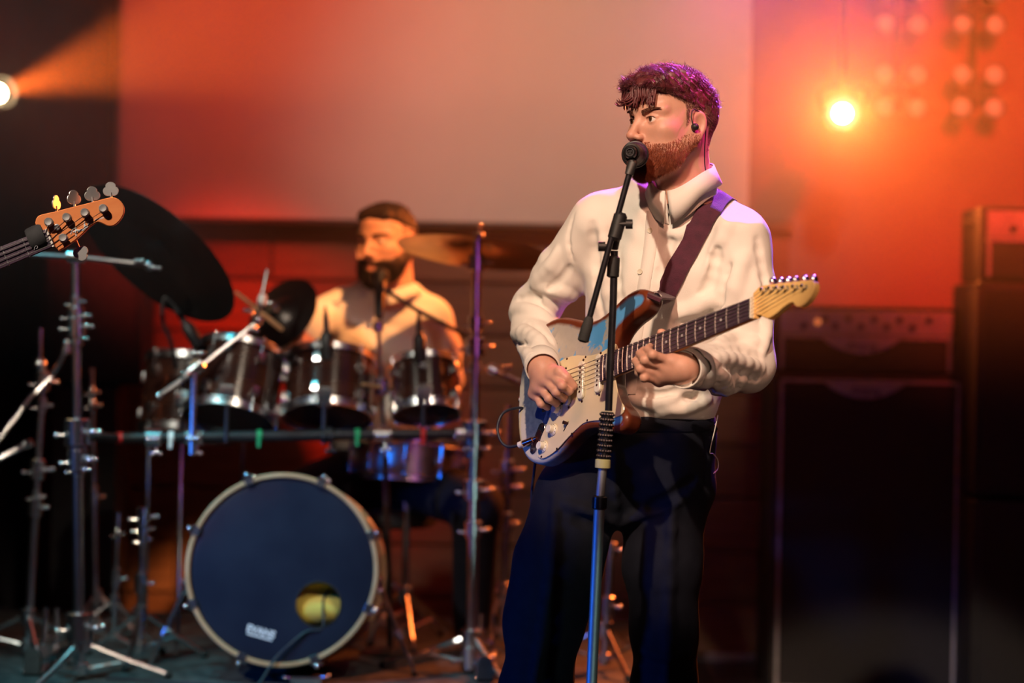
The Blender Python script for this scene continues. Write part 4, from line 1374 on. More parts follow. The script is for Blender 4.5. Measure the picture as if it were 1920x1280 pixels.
# placket and buttons
cl = [(1224, 396), (1222, 430), (1218, 470), (1210, 520), (1202, 570), (1194, 620), (1186, 680), (1180, 740)]
rowsP = []
for (x, y) in [tuple(q) for q in spline([np.array(q) for q in cl], 3)]:
    rowsP.append([surf(x - 12, y, .0002), surf(x - 11.5, y, .0026), surf(x, y, .0030), surf(x + 11.5, y, .0026), surf(x + 12, y, .0002)])
mb = MB(); mb.loft(rowsP, False, False, False); gp.part('placket', mb, M['shirt'], shirt, sharp=0)
for (x, y) in ((1220, 432), (1201, 510), (1193, 590), (1184, 660)):
    q = surf(x, y, .003); n_ = sh.grad(q)
    mb = MB(); mb.lathe(q, n_, [(.0056, 0), (.0060, .001), (.0056, .0022), (.004, .0018), (.001, .0017)], 16); gp.part('button', mb, M['button'], shirt)
# collar: a band round the neck and two pointed leaves folded over it
cc = HD.w(0, -.040, -.128)
cx_, cy_, cz_ = nrm(HD.R[:, 0] * .8 + np.array([.9, -.45, 0]) * .2), None, None
bf = nrm(np.array([-.58, -.80, 0])); bl_ = np.cross((0, 0, 1.0), bf)        # chest facing
up_c = nrm(np.array([0, 0, 1.0]) + bf * .30)
fwd_c = nrm(bf - up_c * (bf @ up_c)); lf_c = np.cross(up_c, fwd_c)
CC = P(1282, 350, 4.606)
def cpt(a, r, h):
    """a: angle from the front, + to his left"""
    rx, ry = r * 1.03, r * 1.08
    return CC + fwd_c * (ry * math.cos(a)) + lf_c * (rx * math.sin(a)) + up_c * h
rows = []
A0 = .05
for i in range(41):
    a = A0 + (2 * math.pi - 2 * A0) * i / 40
    drop = -.042 * max(0, math.cos(a)) ** 2.2
    rows.append([cpt(a, .0680, -.022 + drop), cpt(a, .0655, .012 + drop), cpt(a, .0645, .034 + drop * .7), cpt(a, .0625, .034 + drop * .7), cpt(a, .0630, .0 + drop)])
mb = MB(); mb.loft(rows, False, False, False); gp.part('collar_band', mb, M['shirt'], shirt, sharp=0)
for s in (-1, 1):
    rows = []
    for i in range(25):
        t_ = i / 24
        a = s * (A0 * .9 + (math.pi - A0 * .9) * t_)
        drop = -.042 * max(0, math.cos(a)) ** 2.2
        fall = .040 + .030 * max(0, 1 - t_ / .30) ** 1.0                 # long points in front
        splay = .012 * max(0, 1 - t_ / .25)
        top = cpt(a, .0650, .0360 + drop * .7); top2 = cpt(a, .0672, .0372 + drop * .7)
        mid = cpt(a + s * splay * 2.2, .0730, .0360 + drop * .7 - fall * .5)
        bot = cpt(a + s * splay * 5.5, .0790, .0360 + drop * .7 - fall)
        q = bot; dd = float(sh.ev(q[None])[0])
        if dd < .003: bot = bot + sh.grad(q) * (.003 - dd)
        dm = float(sh.ev(mid[None])[0])
        if dm < .004: mid = mid + sh.grad(mid) * (.004 - dm)
        inn = bot - nrm(bot - CC) * .0016
        rows.append([top, top2, mid, bot, inn])
    mb = MB(); mb.loft(rows, False, True, True); gp.part('collar_leaf', mb, M['shirt'], shirt, sharp=0)
    q = surf(*PX(cpt(s * (A0 * .9 + .11), .079, -.052)), .0045)
# ---- trousers
tr = SDF()
tr.cone(P(1160, 800, 4.71), P(1256, 798, 4.68), .098, .096, .05)
tr.cone(P(1148, 880, 4.70), P(1240, 880, 4.70), .108, .112, .06)
tr.chain([P(1086, 930, 4.665), P(1046, 1065, 4.64), P(1022, 1160, 4.63), P(1004, 1290, 4.64), P(988, 1450, 4.66), R_AN * [1, 1, 0] + [0, 0, .05]], [.098, .086, .078, .070, .066, .066], .05)
tr.chain([P(1250, 930, 4.70), P(1243, 1062, 4.69), P(1247, 1176, 4.69), P(1245, 1290, 4.70), P(1240, 1450, 4.72), L_AN * [1, 1, 0] + [0, 0, .05]], [.096, .076, .066, .064, .063, .064], .05)
tr_base = SDF(); tr_base.ops = list(tr.ops)
def tfold(pts, r, sub=False):
    W_ = [tr_base.hit(*q) for q in pts]; W_ = [q for q in W_ if q is not None]
    if len(W_) < 2: return
    W_ = spline([q - tr_base.grad(q) * r * (.45 if not sub else -.3) for q in W_], 3)
    for i in range(len(W_) - 1):
        tr.cone(W_[i], W_[i + 1], r, r, .014, sub)
tfold([(1040, 930), (1036, 1050), (1018, 1180), (1002, 1279)], .009)                      # pressed crease
tfold([(1260, 960), (1256, 1100), (1250, 1279)], .009)
tfold([(1150, 985), (1110, 960), (1060, 945)], .010); tfold([(1160, 985), (1210, 960), (1270, 940)], .010)
tfold([(1150, 1000), (1120, 985), (1080, 975)], .006, True); tfold([(1150, 830), (1154, 920), (1156, 985)], .007)
tfold([(1210, 1220), (1250, 1232), (1290, 1226)], .010); tfold([(1200, 1245), (1250, 1255), (1295, 1248)], .008)
tfold([(1300, 900), (1260, 930), (1220, 950)], .008, True); tfold([(1318, 800), (1328, 850), (1322, 910)], .005, True)
def wool(Q):
    q = Q.astype(float)
    return (vnoise(q, 11, 8) * .004 + vnoise(q, 24, 9) * .002).astype(np.float32)
tr.disp(wool, .006)
tr.plane_cut(P(1200, 772, 4.68), (.02, -.12, 1), .004)
tV, tF = tr.mesh((-.12, 4.5, .02), (.52, 4.9, 1.12), .0052)
tro = mesh_obj('trousers', tV, tF, M['trousers'], body, gp.base, sharp=0)
# waistband
rows = []
def tsurf(a, z, off):
    c = P(1206, 780, 4.695); c = np.array([c[0], c[1], z]); d = np.array([math.cos(a), math.sin(a), 0])
    r = .02
    for _ in range(60):
        v = float(tr_base.ev((c + d * r)[None])[0])
        if v > -.0005: break
        r += max(-v * .8, .0006)
    return c + d * (r + off)
zt_ = P(1206, 772, 4.68)[2]
for i in range(49):
    a = 2 * math.pi * i / 48
    sl_ = .004 * math.cos(a)
    rows.append([tsurf(a, zt_ - .040 + sl_, .001), tsurf(a, zt_ - .039 + sl_, .005), tsurf(a, zt_ - .002 + sl_, .005), tsurf(a, zt_ + sl_, .002), tsurf(a, zt_ - .001 + sl_, -.004)])
mb = MB(); mb.loft(rows, False, False, False); gp.part('waistband', mb, M['trousers'], tro, sharp=0)
# thin cord at the hip pocket
mb = MB()
pts = [(1342, 778), (1340, 806), (1331, 846), (1337, 850), (1346, 862), (1346, 878), (1338, 887)]
mb.tube(spline([((tr_base.hit(x - 4, y) if tr_base.hit(x - 4, y) is not None else P(x, y, 4.66)) + [.004, -.006, 0]) for x, y in pts], 5), .0011, 6)
gp.part('hip_cord', mb, M['white_plastic'], body, label='thin pale cord hanging at the hip pocket')
# shoes
for q, sg in ((R_AN, -1), (L_AN, 1)):
    so = SDF()
    f_ = nrm(np.array([-.35 + .25 * sg, -1, 0]))
    b0 = np.array([q[0], q[1], 0])
    so.cone(b0 + [0, 0, .055] - f_ * .02, b0 + [0, 0, .035] + f_ * .06, .042, .036, .03); so.cone(b0 + [0, 0, .035] + f_ * .06, b0 + [0, 0, .030] + f_ * .17, .038, .032, .03)
    so.plane_cut(b0 + [0, 0, .004], (0, 0, -1), .004); so.plane_cut(b0 + [0, 0, .115], (0, 0, 1), .004)
    v_, f2_ = so.mesh(b0 - [.26, .26, .01], b0 + [.26, .26, .13], .006)
    mesh_obj('shoe', v_, f2_, M['leather'], body, gp.base, sharp=0)

# ---- strap of the guitar, over his left shoulder (part of the guitar)
ed = [((1229, 572), (1257, 578)), ((1236, 545), (1268, 558)), ((1249, 512), (1283, 527)), ((1264, 480), (1300, 494)), ((1281, 446), (1317, 462)), ((1299, 410), (1335, 430)), ((1315, 384), (1350, 404)), ((1330, 366), (1362, 386))]
rows = []
def strap_pt(p, off=.006):
    d = float(sh.ev(p[None])[0])
    return p + sh.grad(p) * (off - d) if d < off else p
path = []
for a_, b__ in ed:
    pa, pb = sh.hit(*a_), sh.hit(*b__)
    pa = P(*a_, 4.6) if pa is None else pa; pb = P(*b__, 4.6) if pb is None else pb
    path.append((pa, pb))
# first points leave the shirt for the pin on the horn
pin = GL(.320, .124, -.016)
la, lb = path[0]
path[0] = (pin + nrm(path[1][0] - path[1][1]) * .017, pin - nrm(path[1][0] - path[1][1]) * .017)
path.insert(0, (pin + nrm(path[1][0] - path[1][1]) * .013 + GN * .002 - [0, 0, .012], pin - nrm(path[1][0] - path[1][1]) * .013 + GN * .002 - [0, 0, .012]))
lat = nrm(path[-1][0] - path[-1][1])
top_c = (path[-1][0] + path[-1][1]) / 2
back = [top_c + [.012, .05, .004], top_c + [.008, .10, -.03], top_c + [-.01, .15, -.10], top_c + [-.09, .19, -.22], top_c + [-.20, .20, -.36], top_c + [-.29, .15, -.46], top_c + [-.34, .04, -.52]]
endp = GL(-.140, .012, -.020)
for k, q in enumerate(back):
    if float(sh.ev(q[None])[0]) < .008: q = q + sh.grad(q) * (.010 - float(sh.ev(q[None])[0]))
    l2 = nrm(lat * (1 - k / 8) + np.array([-.3, .1, .6]) * (k / 8))
    path.append((q + l2 * .031, q - l2 * .031))
path.append((endp + np.array([0, 0, .014]), endp - np.array([0, 0, .014])))
A_ = spline([q[0] for q in path], 4); B_ = spline([q[1] for q in path], 4)
secs = []
for i in range(len(A_)):
    a_, b__ = A_[i], B_[i]
    if 6 < i < len(A_) - 6:
        m_ = strap_pt((a_ + b__) / 2, .007); a_ = strap_pt(a_, .005); b__ = strap_pt(b__, .005)
    else:
        m_ = (a_ + b__) / 2
    i0, i1 = max(i - 1, 0), min(i + 1, len(A_) - 1)
    tn_ = nrm((A_[i1] + B_[i1]) - (A_[i0] + B_[i0])); n_ = nrm(np.cross(b__ - a_, tn_))
    if (i < 34) and n_ @ FW > 0: n_ = -n_
    elif i >= 34 and secs and n_ @ (secs[-1][1] - secs[-1][4]) < 0: n_ = -n_
    h_ = n_ * .0022
    secs.append([a_ - h_, a_ + h_, m_ + h_, b__ + h_, m_ - h_, b__ - h_][:3] + [b__ + h_, b__ - h_, m_ - h_])
mb = MB(); mb.loft([[s_[0], s_[1], s_[2], s_[3], s_[4], s_[5]] for s_ in secs])
Wi = np.linalg.inv(np.array(gt.root.matrix_world))
mb.v = [tuple((Wi @ np.append(q, 1))[:3]) for q in mb.v]
gt.part('strap', mb, M['strap'], label='wide maroon guitar strap')
# ------------------------------------------------------------------ drum kit
def wing(m, c, d, s=1.0):
    """wing nut on a stud along d"""
    d = nrm(d); u, v, _ = frame(d)
    m.tube([c, c + d * .018 * s], .0035 * s, 8)
    m.ball(c + d * .020 * s + u * .009 * s, .006 * s, 8, 6, (1, 1, 1)); m.ball(c + d * .020 * s - u * .009 * s, .006 * s, 8, 6, (1, 1, 1))
    m.ball(c + d * .018 * s, .0055 * s, 8, 6)

def collar(m, c, d, r, h):
    m.lathe(c, d, [(r * .8, -h / 2), (r, -h / 2 + .003), (r, h / 2 - .003), (r * .8, h / 2)], 14)

def tripod(t, c, r, spread, top, n=3, a0=.4, mat_=None, foot=.012):
    """legs from a hub at height top above c, to the floor at c.z"""
    for k in range(n):
        a = a0 + 2 * math.pi * k / n
        d = np.array([math.cos(a), math.sin(a), 0])
        hub = c + [0, 0, top]
        ft = c + d * spread + [0, 0, foot]
        m = MB(); m.tube([hub + d * .014, hub + d * spread * .55 + [0, 0, -top * .5], ft], r, 8); lg = t.part('leg', m, mat_ or M['chrome'])
        m = MB(); m.tube([c + d * .014 + [0, 0, top * .30], hub + d * spread * .55 + [0, 0, -top * .5]], r * .7, 6); t.part('brace', m, mat_ or M['chrome'], lg)
        m = MB(); m.ball(ft, foot, 10, 7, (1.1, 1.1, 1)); t.part('rubber_foot', m, M['rubber'], lg)
    m = MB(); collar(m, c + [0, 0, top], (0, 0, 1), r * 3.0, .05); t.part('hub', m, M['chrome'])
    m = MB(); collar(m, c + [0, 0, top * .30], (0, 0, 1), r * 2.6, .035); t.part('brace_hub', m, M['chrome'])

def stand(name, label, pxt, pxb, d, r, cat='stand', joints=(), z0=RIS_Z, tri=(.30, .34), group=None, a0=.4, mt='chrome', mt2=None):
    """straight post between two pixels at depth d, standing on z0"""
    top = P(*pxt, d); bot = P(*pxb, d); bot[2] = z0
    t = Thing(name, label, cat, bot, group)
    ax = nrm(top - bot); L = np.linalg.norm(top - bot)
    mid = bot + ax * L * .52
    m = MB(); m.tube([bot + ax * .04, mid], r * 1.25, 12); t.part('lower_tube', m, M[mt2 or mt])
    m = MB(); m.tube([mid - ax * .02, top], r, 12); t.part('upper_tube', m, M[mt])
    m = MB(); collar(m, mid, ax, r * 2.1, .06); wing(m, mid + [r * 1.6, -r, 0], (1, -.4, 0)); t.part('height_clamp', m, M['chrome'])
    for py, s in joints:
        q = P(pxb[0] + (pxt[0] - pxb[0]) * (py - pxb[1]) / (pxt[1] - pxb[1]), py, d)
        m = MB(); collar(m, q, ax, r * 1.9 * s, .05 * s); wing(m, q + [r * 1.5 * s, -r, 0], (1, -.5, .1), 1.1 * s); wing(m, q + [-r * 1.5 * s, -r, -.008], (-1, -.3, 0), .9 * s)
        t.part('clamp', m, M['chrome'])
    if tri:
        tripod(t, bot, r * .75, tri[0], tri[1], a0=a0)
    return t, top, bot

def cymbal(name, label, c, nrm_, r, mt, bell=.022, bow=.020, group=None, top_nut='steel'):
    t = Thing(name, label, 'cymbal', c, group)
    prof = [(.006, bell + .004), (.018, bell + .002), (.034, bell * .75), (.046, bell * .30), (.052, bell * .12), (r * .35, -.002), (r * .6, -bow * .35), (r * .85, -bow * .75), (r, -bow),
            (r, -bow - .0012), (r * .85, -bow * .75 - .0014), (r * .6, -bow * .35 - .0014), (.050, bell * .1 - .0016), (.030, bell * .7), (.006, bell + .001)]
    m = MB(); m.lathe(c, nrm_, prof, 72, caps=False); t.part('plate', m, M[mt], sharp=60)
    n_ = nrm(nrm_)
    m = MB(); m.lathe(np.asarray(c) + n_ * (bell + .004), n_, [(.016, 0), (.017, .006), (.015, .012), (.006, .014)], 14); t.part('felt', m, M[top_nut])
    m = MB(); wing(m, np.asarray(c) + n_ * (bell + .018), n_, 1.1); t.part('wing_nut', m, M['chrome'])
    return t

# ---- bass drum
bd_f = P(529, 1068, 5.95); bd_b = P(556, 1073, 6.36)
ax = nrm(bd_f - bd_b)                     # towards the camera
u_, v_, _ = frame(ax)                     # u to the side, v up
if u_[0] < 0: u_, v_ = -u_, -v_
if v_[2] < 0: v_ = -v_
Rb = .262
t = Thing('bass_drum', 'bass drum with dark front head, maple hoop and round port, standing on the riser', 'drum', np.array([bd_f[0], 6.15, RIS_Z]))
Ls_ = np.linalg.norm(bd_f - bd_b)
m = MB(); m.lathe(bd_b, ax, [(Rb - .006, 0), (Rb - .006, Ls_ - .004), (Rb - .016, Ls_ - .004), (Rb - .016, 0)], 80, caps=False); t.part('shell', m, M['shell'])
m = MB(); m.lathe(bd_b, ax, [(Rb - .02, 0), (Rb - .02, .002), (.01, .002)], 60); t.part('batter_head', m, M['drumhead_white'])
for c_, nm in ((bd_f, 1), (bd_b, -1)):
    m = MB(); m.lathe(c_ + ax * (-.030 if nm > 0 else -.012), ax, [(Rb - .010, 0), (Rb + .003, 0), (Rb + .005, .004), (Rb + .005, .038), (Rb + .002, .042), (Rb - .006, .042), (Rb - .009, .038)], 96, caps=False)
    m.f += [(96 * 6 + i, 96 * 6 + (i + 1) % 96, (i + 1) % 96, i) for i in range(96)]
    t.part('hoop', m, M['wood_hoop'], label='pale maple bass drum hoop')
# front head with a real port hole
hc = P(598, 1133, 5.95)
hc2 = np.array([(hc - bd_f) @ u_, (hc - bd_f) @ v_]); hr = .0625
bm = bmesh.new()
oc = [bm.verts.new(bd_f + u_ * (Rb - .010) * math.cos(a) + v_ * (Rb - .010) * math.sin(a)) for a in np.linspace(0, 2 * math.pi, 97)[:-1]]
ic = [bm.verts.new(bd_f + ax * .004 + u_ * (Rb - .026) * math.cos(a) + v_ * (Rb - .026) * math.sin(a)) for a in np.linspace(0, 2 * math.pi, 97)[:-1]]
hcv = [bm.verts.new(bd_f + ax * .004 + u_ * (hc2[0] + hr * math.cos(a)) + v_ * (hc2[1] + hr * math.sin(a))) for a in np.linspace(0, 2 * math.pi, 49)[:-1]]
for i in range(96):
    bm.faces.new((oc[i], oc[(i + 1) % 96], ic[(i + 1) % 96], ic[i]))
ed_ = [bm.edges.get((ic[i], ic[(i + 1) % 96])) for i in range(96)] + [bm.edges.new((hcv[i], hcv[(i + 1) % 48])) for i in range(48)]
bmesh.ops.triangle_fill(bm, edges=ed_, use_beauty=True)
for f in list(bm.faces):
    q = np.array(f.calc_center_median()) - bd_f
    if math.hypot(q @ u_ - hc2[0], q @ v_ - hc2[1]) < hr * .9: bm.faces.remove(f)
bmesh.ops.recalc_face_normals(bm, faces=bm.faces)
m = MB(); m.v = [tuple(v.co) for v in bm.verts]; bm.verts.index_update(); m.f = [tuple(v.index for v in f.verts) for f in bm.faces]; bm.free()
fh = t.part('front_head', m, M['drumhead_black'], sharp=20)
m = MB(); m.torus(bd_f + ax * .0045 + u_ * hc2[0] + v_ * hc2[1], ax, hr, .0022, 48, 6); t.part('port_rim', m, M['black_plastic'], fh)
# printed maker's name on the head
lc = P(490, 1187, 5.945); lu = nrm(P(517, 1194.5, 5.945) - P(463, 1179.5, 5.945)); lv = nrm(np.cross(ax, lu))
if lv[2] < 0: lv = -lv
lc = lc + ax * (.0055 - (lc - bd_f) @ ax)
m = MB(); text_on(m, 'EVANS', .0265, lc + lv * .005, lu, lv, ax, 0, .0004, .0011); t.part('lettering', m, M['white_print'], fh, smooth=False)
m = MB(); m.box(lc - lv * .0095, (.072, .005, .0008), np.stack([lu, lv, ax], 1)); t.part('underline', m, M['white_print'], fh)
for k in range(8):
    a = math.radians(22 + 45 * k)
    dr = u_ * math.cos(a) + v_ * math.sin(a)
    R3 = np.stack([np.cross(dr, ax), dr, ax], 1)
    c_ = bd_f + dr * (Rb + .004)
    m = MB(); m.box(c_ + ax * .006 + dr * .002, (.030, .012, .020), R3, .004); m.box(c_ + ax * .013 - dr * .006, (.026, .020, .006), R3, .002); cw = t.part('claw', m, M['chrome'])
    m = MB(); m.tube([c_ + dr * .014 + ax * .016, c_ + dr * .014 - ax * .09], .0035, 8); m.ball(c_ + dr * .014 + ax * .018, .0075, 10, 6); t.part('tension_rod', m, M['chrome'], cw)
    m = MB(); m.box(bd_f + dr * (Rb + .008) - ax * .11, (.022, .026, .05), R3, .006); t.part('lug', m, M['chrome'])
# spurs
for (fx, fy, tx, ty, sg) in ((276, 1246, 350, 1100, -1), (778, 1264, 712, 1098, 1)):
    ft = P(fx, fy, 6.12); ft[2] = RIS_Z + .008; tp = P(tx, ty, 6.16)
    m = MB(); m.tube([tp, tp * .5 + ft * .5, ft], [.0075, .0075, .0055], 10); sp_ = t.part('spur', m, M['chrome'])
    m = MB(); m.ball(ft, .010, 10, 6); t.part('rubber_tip', m, M['rubber'], sp_)
    mid = tp * .45 + ft * .55
    m = MB(); collar(m, mid, ft - tp, .012, .03); wing(m, mid, (sg * -1, -.3, .3), .8); t.part('memory_lock', m, M['chrome'], sp_)
    m = MB(); m.box(tp + [-.015 * sg, 0, .004], (.05, .05, .05), None, .012); t.part('spur_bracket', m, M['chrome'])
fc = P(575, 1262, 5.96)
m = MB(); m.box(np.array([fc[0], 5.96, RIS_Z + .012]), (.085, .05, .022), None, .006); wing(m, np.array([fc[0] + .04, 5.95, RIS_Z + .02]), (1, -.3, .2)); wing(m, np.array([fc[0] - .04, 5.95, RIS_Z + .016]), (-1, -.3, .2)); t.part('hoop_anchor', m, M['chrome'])
# pillow inside the drum
ps = SDF(); pc = bd_f - ax * .082 + u_ * .05 - v_ * .075
R3 = np.stack([u_, ax, v_], 1)
ps.ell(pc + v_ * .065, (.135, .062, .055), R3, k=.012); ps.ell(pc - v_ * .030, (.145, .066, .055), R3, k=.012)
pV, pF = ps.mesh(pc - .22, pc + .22, .008)
o = mesh_obj('pillow', pV, pF, M['pillow'], None, pc, sharp=0); o.location = pc; o['label'] = 'yellow pillow seen through the port of the bass drum'; o['category'] = 'pillow'
# cable from the port to the floor
m = MB(); m.tube(spline([hc - ax * .06 + v_ * .05 + u_ * .03, hc - ax * .02 + v_ * .012 + u_ * .01, P(605, 1176, 5.93), P(575, 1184, 5.92), P(548, 1204, 5.91), P(515, 1236, 5.90), np.array([P(480, 1262, 5.86)[0], 5.86, RIS_Z + .006]), np.array([P(430, 1262, 5.84)[0], 5.86, RIS_Z + .006]), np.array([-1.1, 5.95, RIS_Z + .006])], 6), .0035, 8)
single('drum_mic_cable', m, M['cable'], 'black cable hanging out of the bass drum port to the riser', 'cable')

# ---- toms
def tom(label, px, py, d, r, h, tilt, yaw, group='rack toms', name='rack_tom', legs=False):
    c = P(px, py, d)
    axd = nrm(np.array([math.sin(yaw) * math.sin(tilt), math.cos(yaw) * math.sin(tilt), math.cos(tilt)]))   # leans back to the drummer
    t = Thing(name, label, 'drum', c, group)
    m = MB(); m.lathe(c - axd * h / 2, axd, [(r - .004, 0), (r, .002), (r, h - .002), (r - .004, h)], 56, caps=False); t.part('shell', m, M['shell'])
    for sg, mt in ((1, 'drumhead_white'), (-1, 'drumhead_black')):
        o = c + axd * (h / 2) * sg
        m = MB(); m.lathe(o - axd * .004 * sg, axd * sg, [(r - .001, 0), (r - .002, .004), (.01, .005)], 48); t.part('drumhead', m, M[mt])
        m = MB(); m.lathe(o - axd * .012 * sg, axd * sg, [(r + .002, 0), (r + .010, 0), (r + .010, .003), (r + .004, .004), (r + .004, .020), (r + .007, .022), (r + .002, .023), (r + .001, .016)], 56, caps=False); t.part('hoop', m, M['chrome'])
    u, v, _ = frame(axd)
    for k in range(6):
        a = 2 * math.pi * (k + .3) / 6
        dr = u * math.cos(a) + v * math.sin(a)
        R3 = np.stack([np.cross(dr, axd), dr, axd], 1)
        for sg in (1, -1):
            m = MB(); m.box(c + dr * (r + .006) + axd * sg * h * .26, (.018, .018, .034), R3, .005); lg = t.part('lug', m, M['chrome'])
            m = MB(); m.tube([c + dr * (r + .008) + axd * sg * h * .26, c + dr * (r + .008) + axd * sg * (h / 2 + .008)], .003, 6); m.ball(c + dr * (r + .008) + axd * sg * (h / 2 + .010), .0055, 8, 6); t.part('tension_rod', m, M['chrome'], lg)
    if legs:
        for k in range(3):
            a = 2 * math.pi * k / 3 + .5
            e_ = np.array([c[0] + (r + .02) * math.cos(a), c[1] + (r + .02) * math.sin(a), c[2]])
            m = MB(); m.box(e_ - [.012 * math.cos(a), .012 * math.sin(a), 0], (.04, .04, .05), None, .008); m.tube([e_ + [0, 0, .05], e_ * [1, 1, 0] + [0, 0, RIS_Z + .05], e_ * [1, 1, 0] + [.03 * math.cos(a), .03 * math.sin(a), RIS_Z + .004]], .006, 8); t.part('leg', m, M['chrome'])
        return c
    q = c + np.array([.0, -1, 0]) * (r + .004)
    m = MB(); m.box(q + [0, -.012, -.02], (.04, .03, .06), None, .008); t.part('mount', m, M['chrome'])
    m = MB(); m.tube([q + [0, -.02, -.02], q + [0, -.03, -.155]], .0065, 10); t.part('mount_post', m, M['black_metal'])
    return c
tom('left rack tom with chrome hoops, under the large dark cymbal', 440, 724, 6.30, .132, .20, .42, .25)
tom('middle rack tom with chrome hoops, in front of the drummer', 617, 728, 6.34, .127, .175, .40, 0.0)
tom('smallest rack tom with chrome hoops, right of the drummer\'s microphone stand', 798, 728, 6.34, .098, .15, .38, -.2)
tom('deep floor tom half hidden behind the left rack tom', 360, 745, 6.62, .15, .22, .2, .3, None, 'floor_tom', True)

# ---- drum rack: long bar with clamps
t = Thing('drum_rack', 'black horizontal rack bar with clamps across the front of the drum kit', 'drum rack', P(300, 815, 6.12) * [1, 1, 0] + [0, 0, RIS_Z])
ba, bb_ = P(222, 821, 6.12), P(905, 812, 6.22)
bl0 = P(152, 817, 5.97)
m = MB(); m.tube([ba, bb_], .016, 14); t.part('bar', m, M['black_metal'])
m = MB(); m.tube([bl0, ba], .0125, 12); t.part('bar_extension', m, M['black_metal'])
dirb = nrm(bb_ - ba)
m = MB(); m.tube([ba - dirb * .006, ba + dirb * .012], .0175, 14); t.part('end_cap', m, M['red_tape'])
for px_, w_, mt in ((287, .050, 'chrome'), (362, .055, 'chrome'), (715, .058, 'chrome'), (872, .062, 'chrome'), (612, .03, 'black_metal')):
    f_ = (px_ - 222) / (905 - 222); q = ba + (bb_ - ba) * f_
    m = MB(); m.lathe(q - dirb * w_ / 2, dirb, [(.017, 0), (.024, .003), (.024, w_ - .003), (.017, w_)], 14); wing(m, q + [0, -.024, .004], (.2, -1, -.2), 1.3); wing(m, q + [.01, -.012, -.022], (.1, -.4, -1), 1.2); t.part('clamp', m, M[mt])
for px_, mt in ((484, 'green_tape'), (668, 'green_tape'), (792, 'red_tape'), (320, 'white_print')):
    f_ = (px_ - 222) / (905 - 222); q = ba + (bb_ - ba) * f_
    m = MB(); m.lathe(q - dirb * .008, dirb, [(.016, 0), (.0185, .002), (.0185, .014), (.016, .016)], 12); m.box(q + [0, -.018, -.016], (.010, .004, .030), None, .001); t.part('marker_tape', m, M[mt])
# ---- cymbals and their stands
ct_, top, bot = stand('cymbal_stand', 'tall chrome cymbal stand with straight tripod base right of the drummer', (895, 452), (884, 1250), 6.22, .0135, joints=((492, 1.0), (606, .9), (650, 1.1), (690, .7), (812, 1.5), (918, 1.2), (992, 1.0), (1232, 1.4)), tri=(.26, .10), a0=-1.2)
m = MB(); m.tube([P(912, 690, 6.22), P(985, 722, 6.26), P(1060, 726, 6.3)], .008, 8); collar(m, P(924, 694, 6.22), (1, 0, -.4), .018, .03); wing(m, P(946, 702, 6.22), (.2, -.3, 1), 1.2); ct_.part('side_arm', m, M['chrome'])
cymbal('crash_cymbal', 'bronze crash cymbal lit orange on the tall stand beside the drummer', P(895, 461, 6.28), (.10, .16, 1.0), .232, 'bronze')
ct_, top, bot = stand('cymbal_stand', 'chrome boom cymbal stand at the left under the bass guitar headstock', (141, 470), (150, 1245), 5.95, .0125, joints=((566, .7), (592, 1.0), (612, 1.1), (635, .8), (810, 1.5), (862, 1.2), (880, .8), (1175, 1.6)), tri=(.24, .10), a0=.2)
m = MB(); m.tube([P(58, 477, 5.93), P(145, 482, 5.95), P(272, 496, 6.0)], .0075, 8); collar(m, P(143, 480, 5.94), (1, 0, 0), .018, .05); m.ball(P(280, 497, 6.0), .016, 12, 8); wing(m, P(268, 492, 6.0), (-.3, -1, .2), 1.1); wing(m, P(288, 500, 6.0), (.6, -1, -.2), 1.1); ct_.part('boom_arm', m, M['steel'])
cymbal('ride_cymbal', 'large dark ride cymbal tilted towards the drummer, behind the bass headstock', P(303, 468, 6.05), (.50, .49, .71), .262, 'bronze_shaded', group=None)
# short boom on the rack with a small dark cymbal
t = Thing('cymbal_boom', 'short chrome boom arm slanting up from the rack over the left tom', 'stand', P(362, 850, 6.10))
m = MB(); m.tube([P(360, 852, 6.10), P(364, 688, 6.12)], .0095, 10); t.part('upright', m, M['chrome'])
m = MB(); m.tube([P(298, 742, 6.10), P(372, 690, 6.14), P(484, 602, 6.24)], .0070, 10); t.part('boom_arm', m, M['steel'])
m = MB(); m.ball(P(298, 742, 6.10), .010, 10, 6); t.part('arm_cap', m, M['chrome'])
m = MB(); collar(m, P(368, 690, 6.13), (1, .2, .8), .020, .05); t.part('clamp', m, M['chrome'])
m = MB(); wing(m, P(372, 672, 6.12), (.1, -.8, .6), 1.3); t.part('wing_nut', m, M['chrome'])
m = MB(); wing(m, P(362, 700, 6.11), (-.8, -.6, 0), 1.2); t.part('wing_nut', m, M['chrome'])
m = MB(); m.ball(P(483, 600, 6.24), .018, 12, 8); wing(m, P(474, 588, 6.23), (-.5, -.8, .4), 1.2); wing(m, P(480, 612, 6.23), (-.2, -.9, -.5), 1.2); m.tube([P(483, 598, 6.24), P(501, 506, 6.28)], .005, 8); t.part('tilter', m, M['chrome'])
m = MB(); m.lathe(P(489, 574, 6.25), nrm(P(501, 506, 6.28) - P(483, 598, 6.24)), [(.008, 0), (.013, .006), (.013, .030), (.008, .036)], 12); t.part('felt', m, M['white_print'])
cymbal('splash_cymbal', 'small dark cymbal on edge left of the drummer\'s shoulder', P(526, 586, 6.46), (-.30, -.42, .30), .125, 'bronze_shaded', bell=.016, bow=.010)

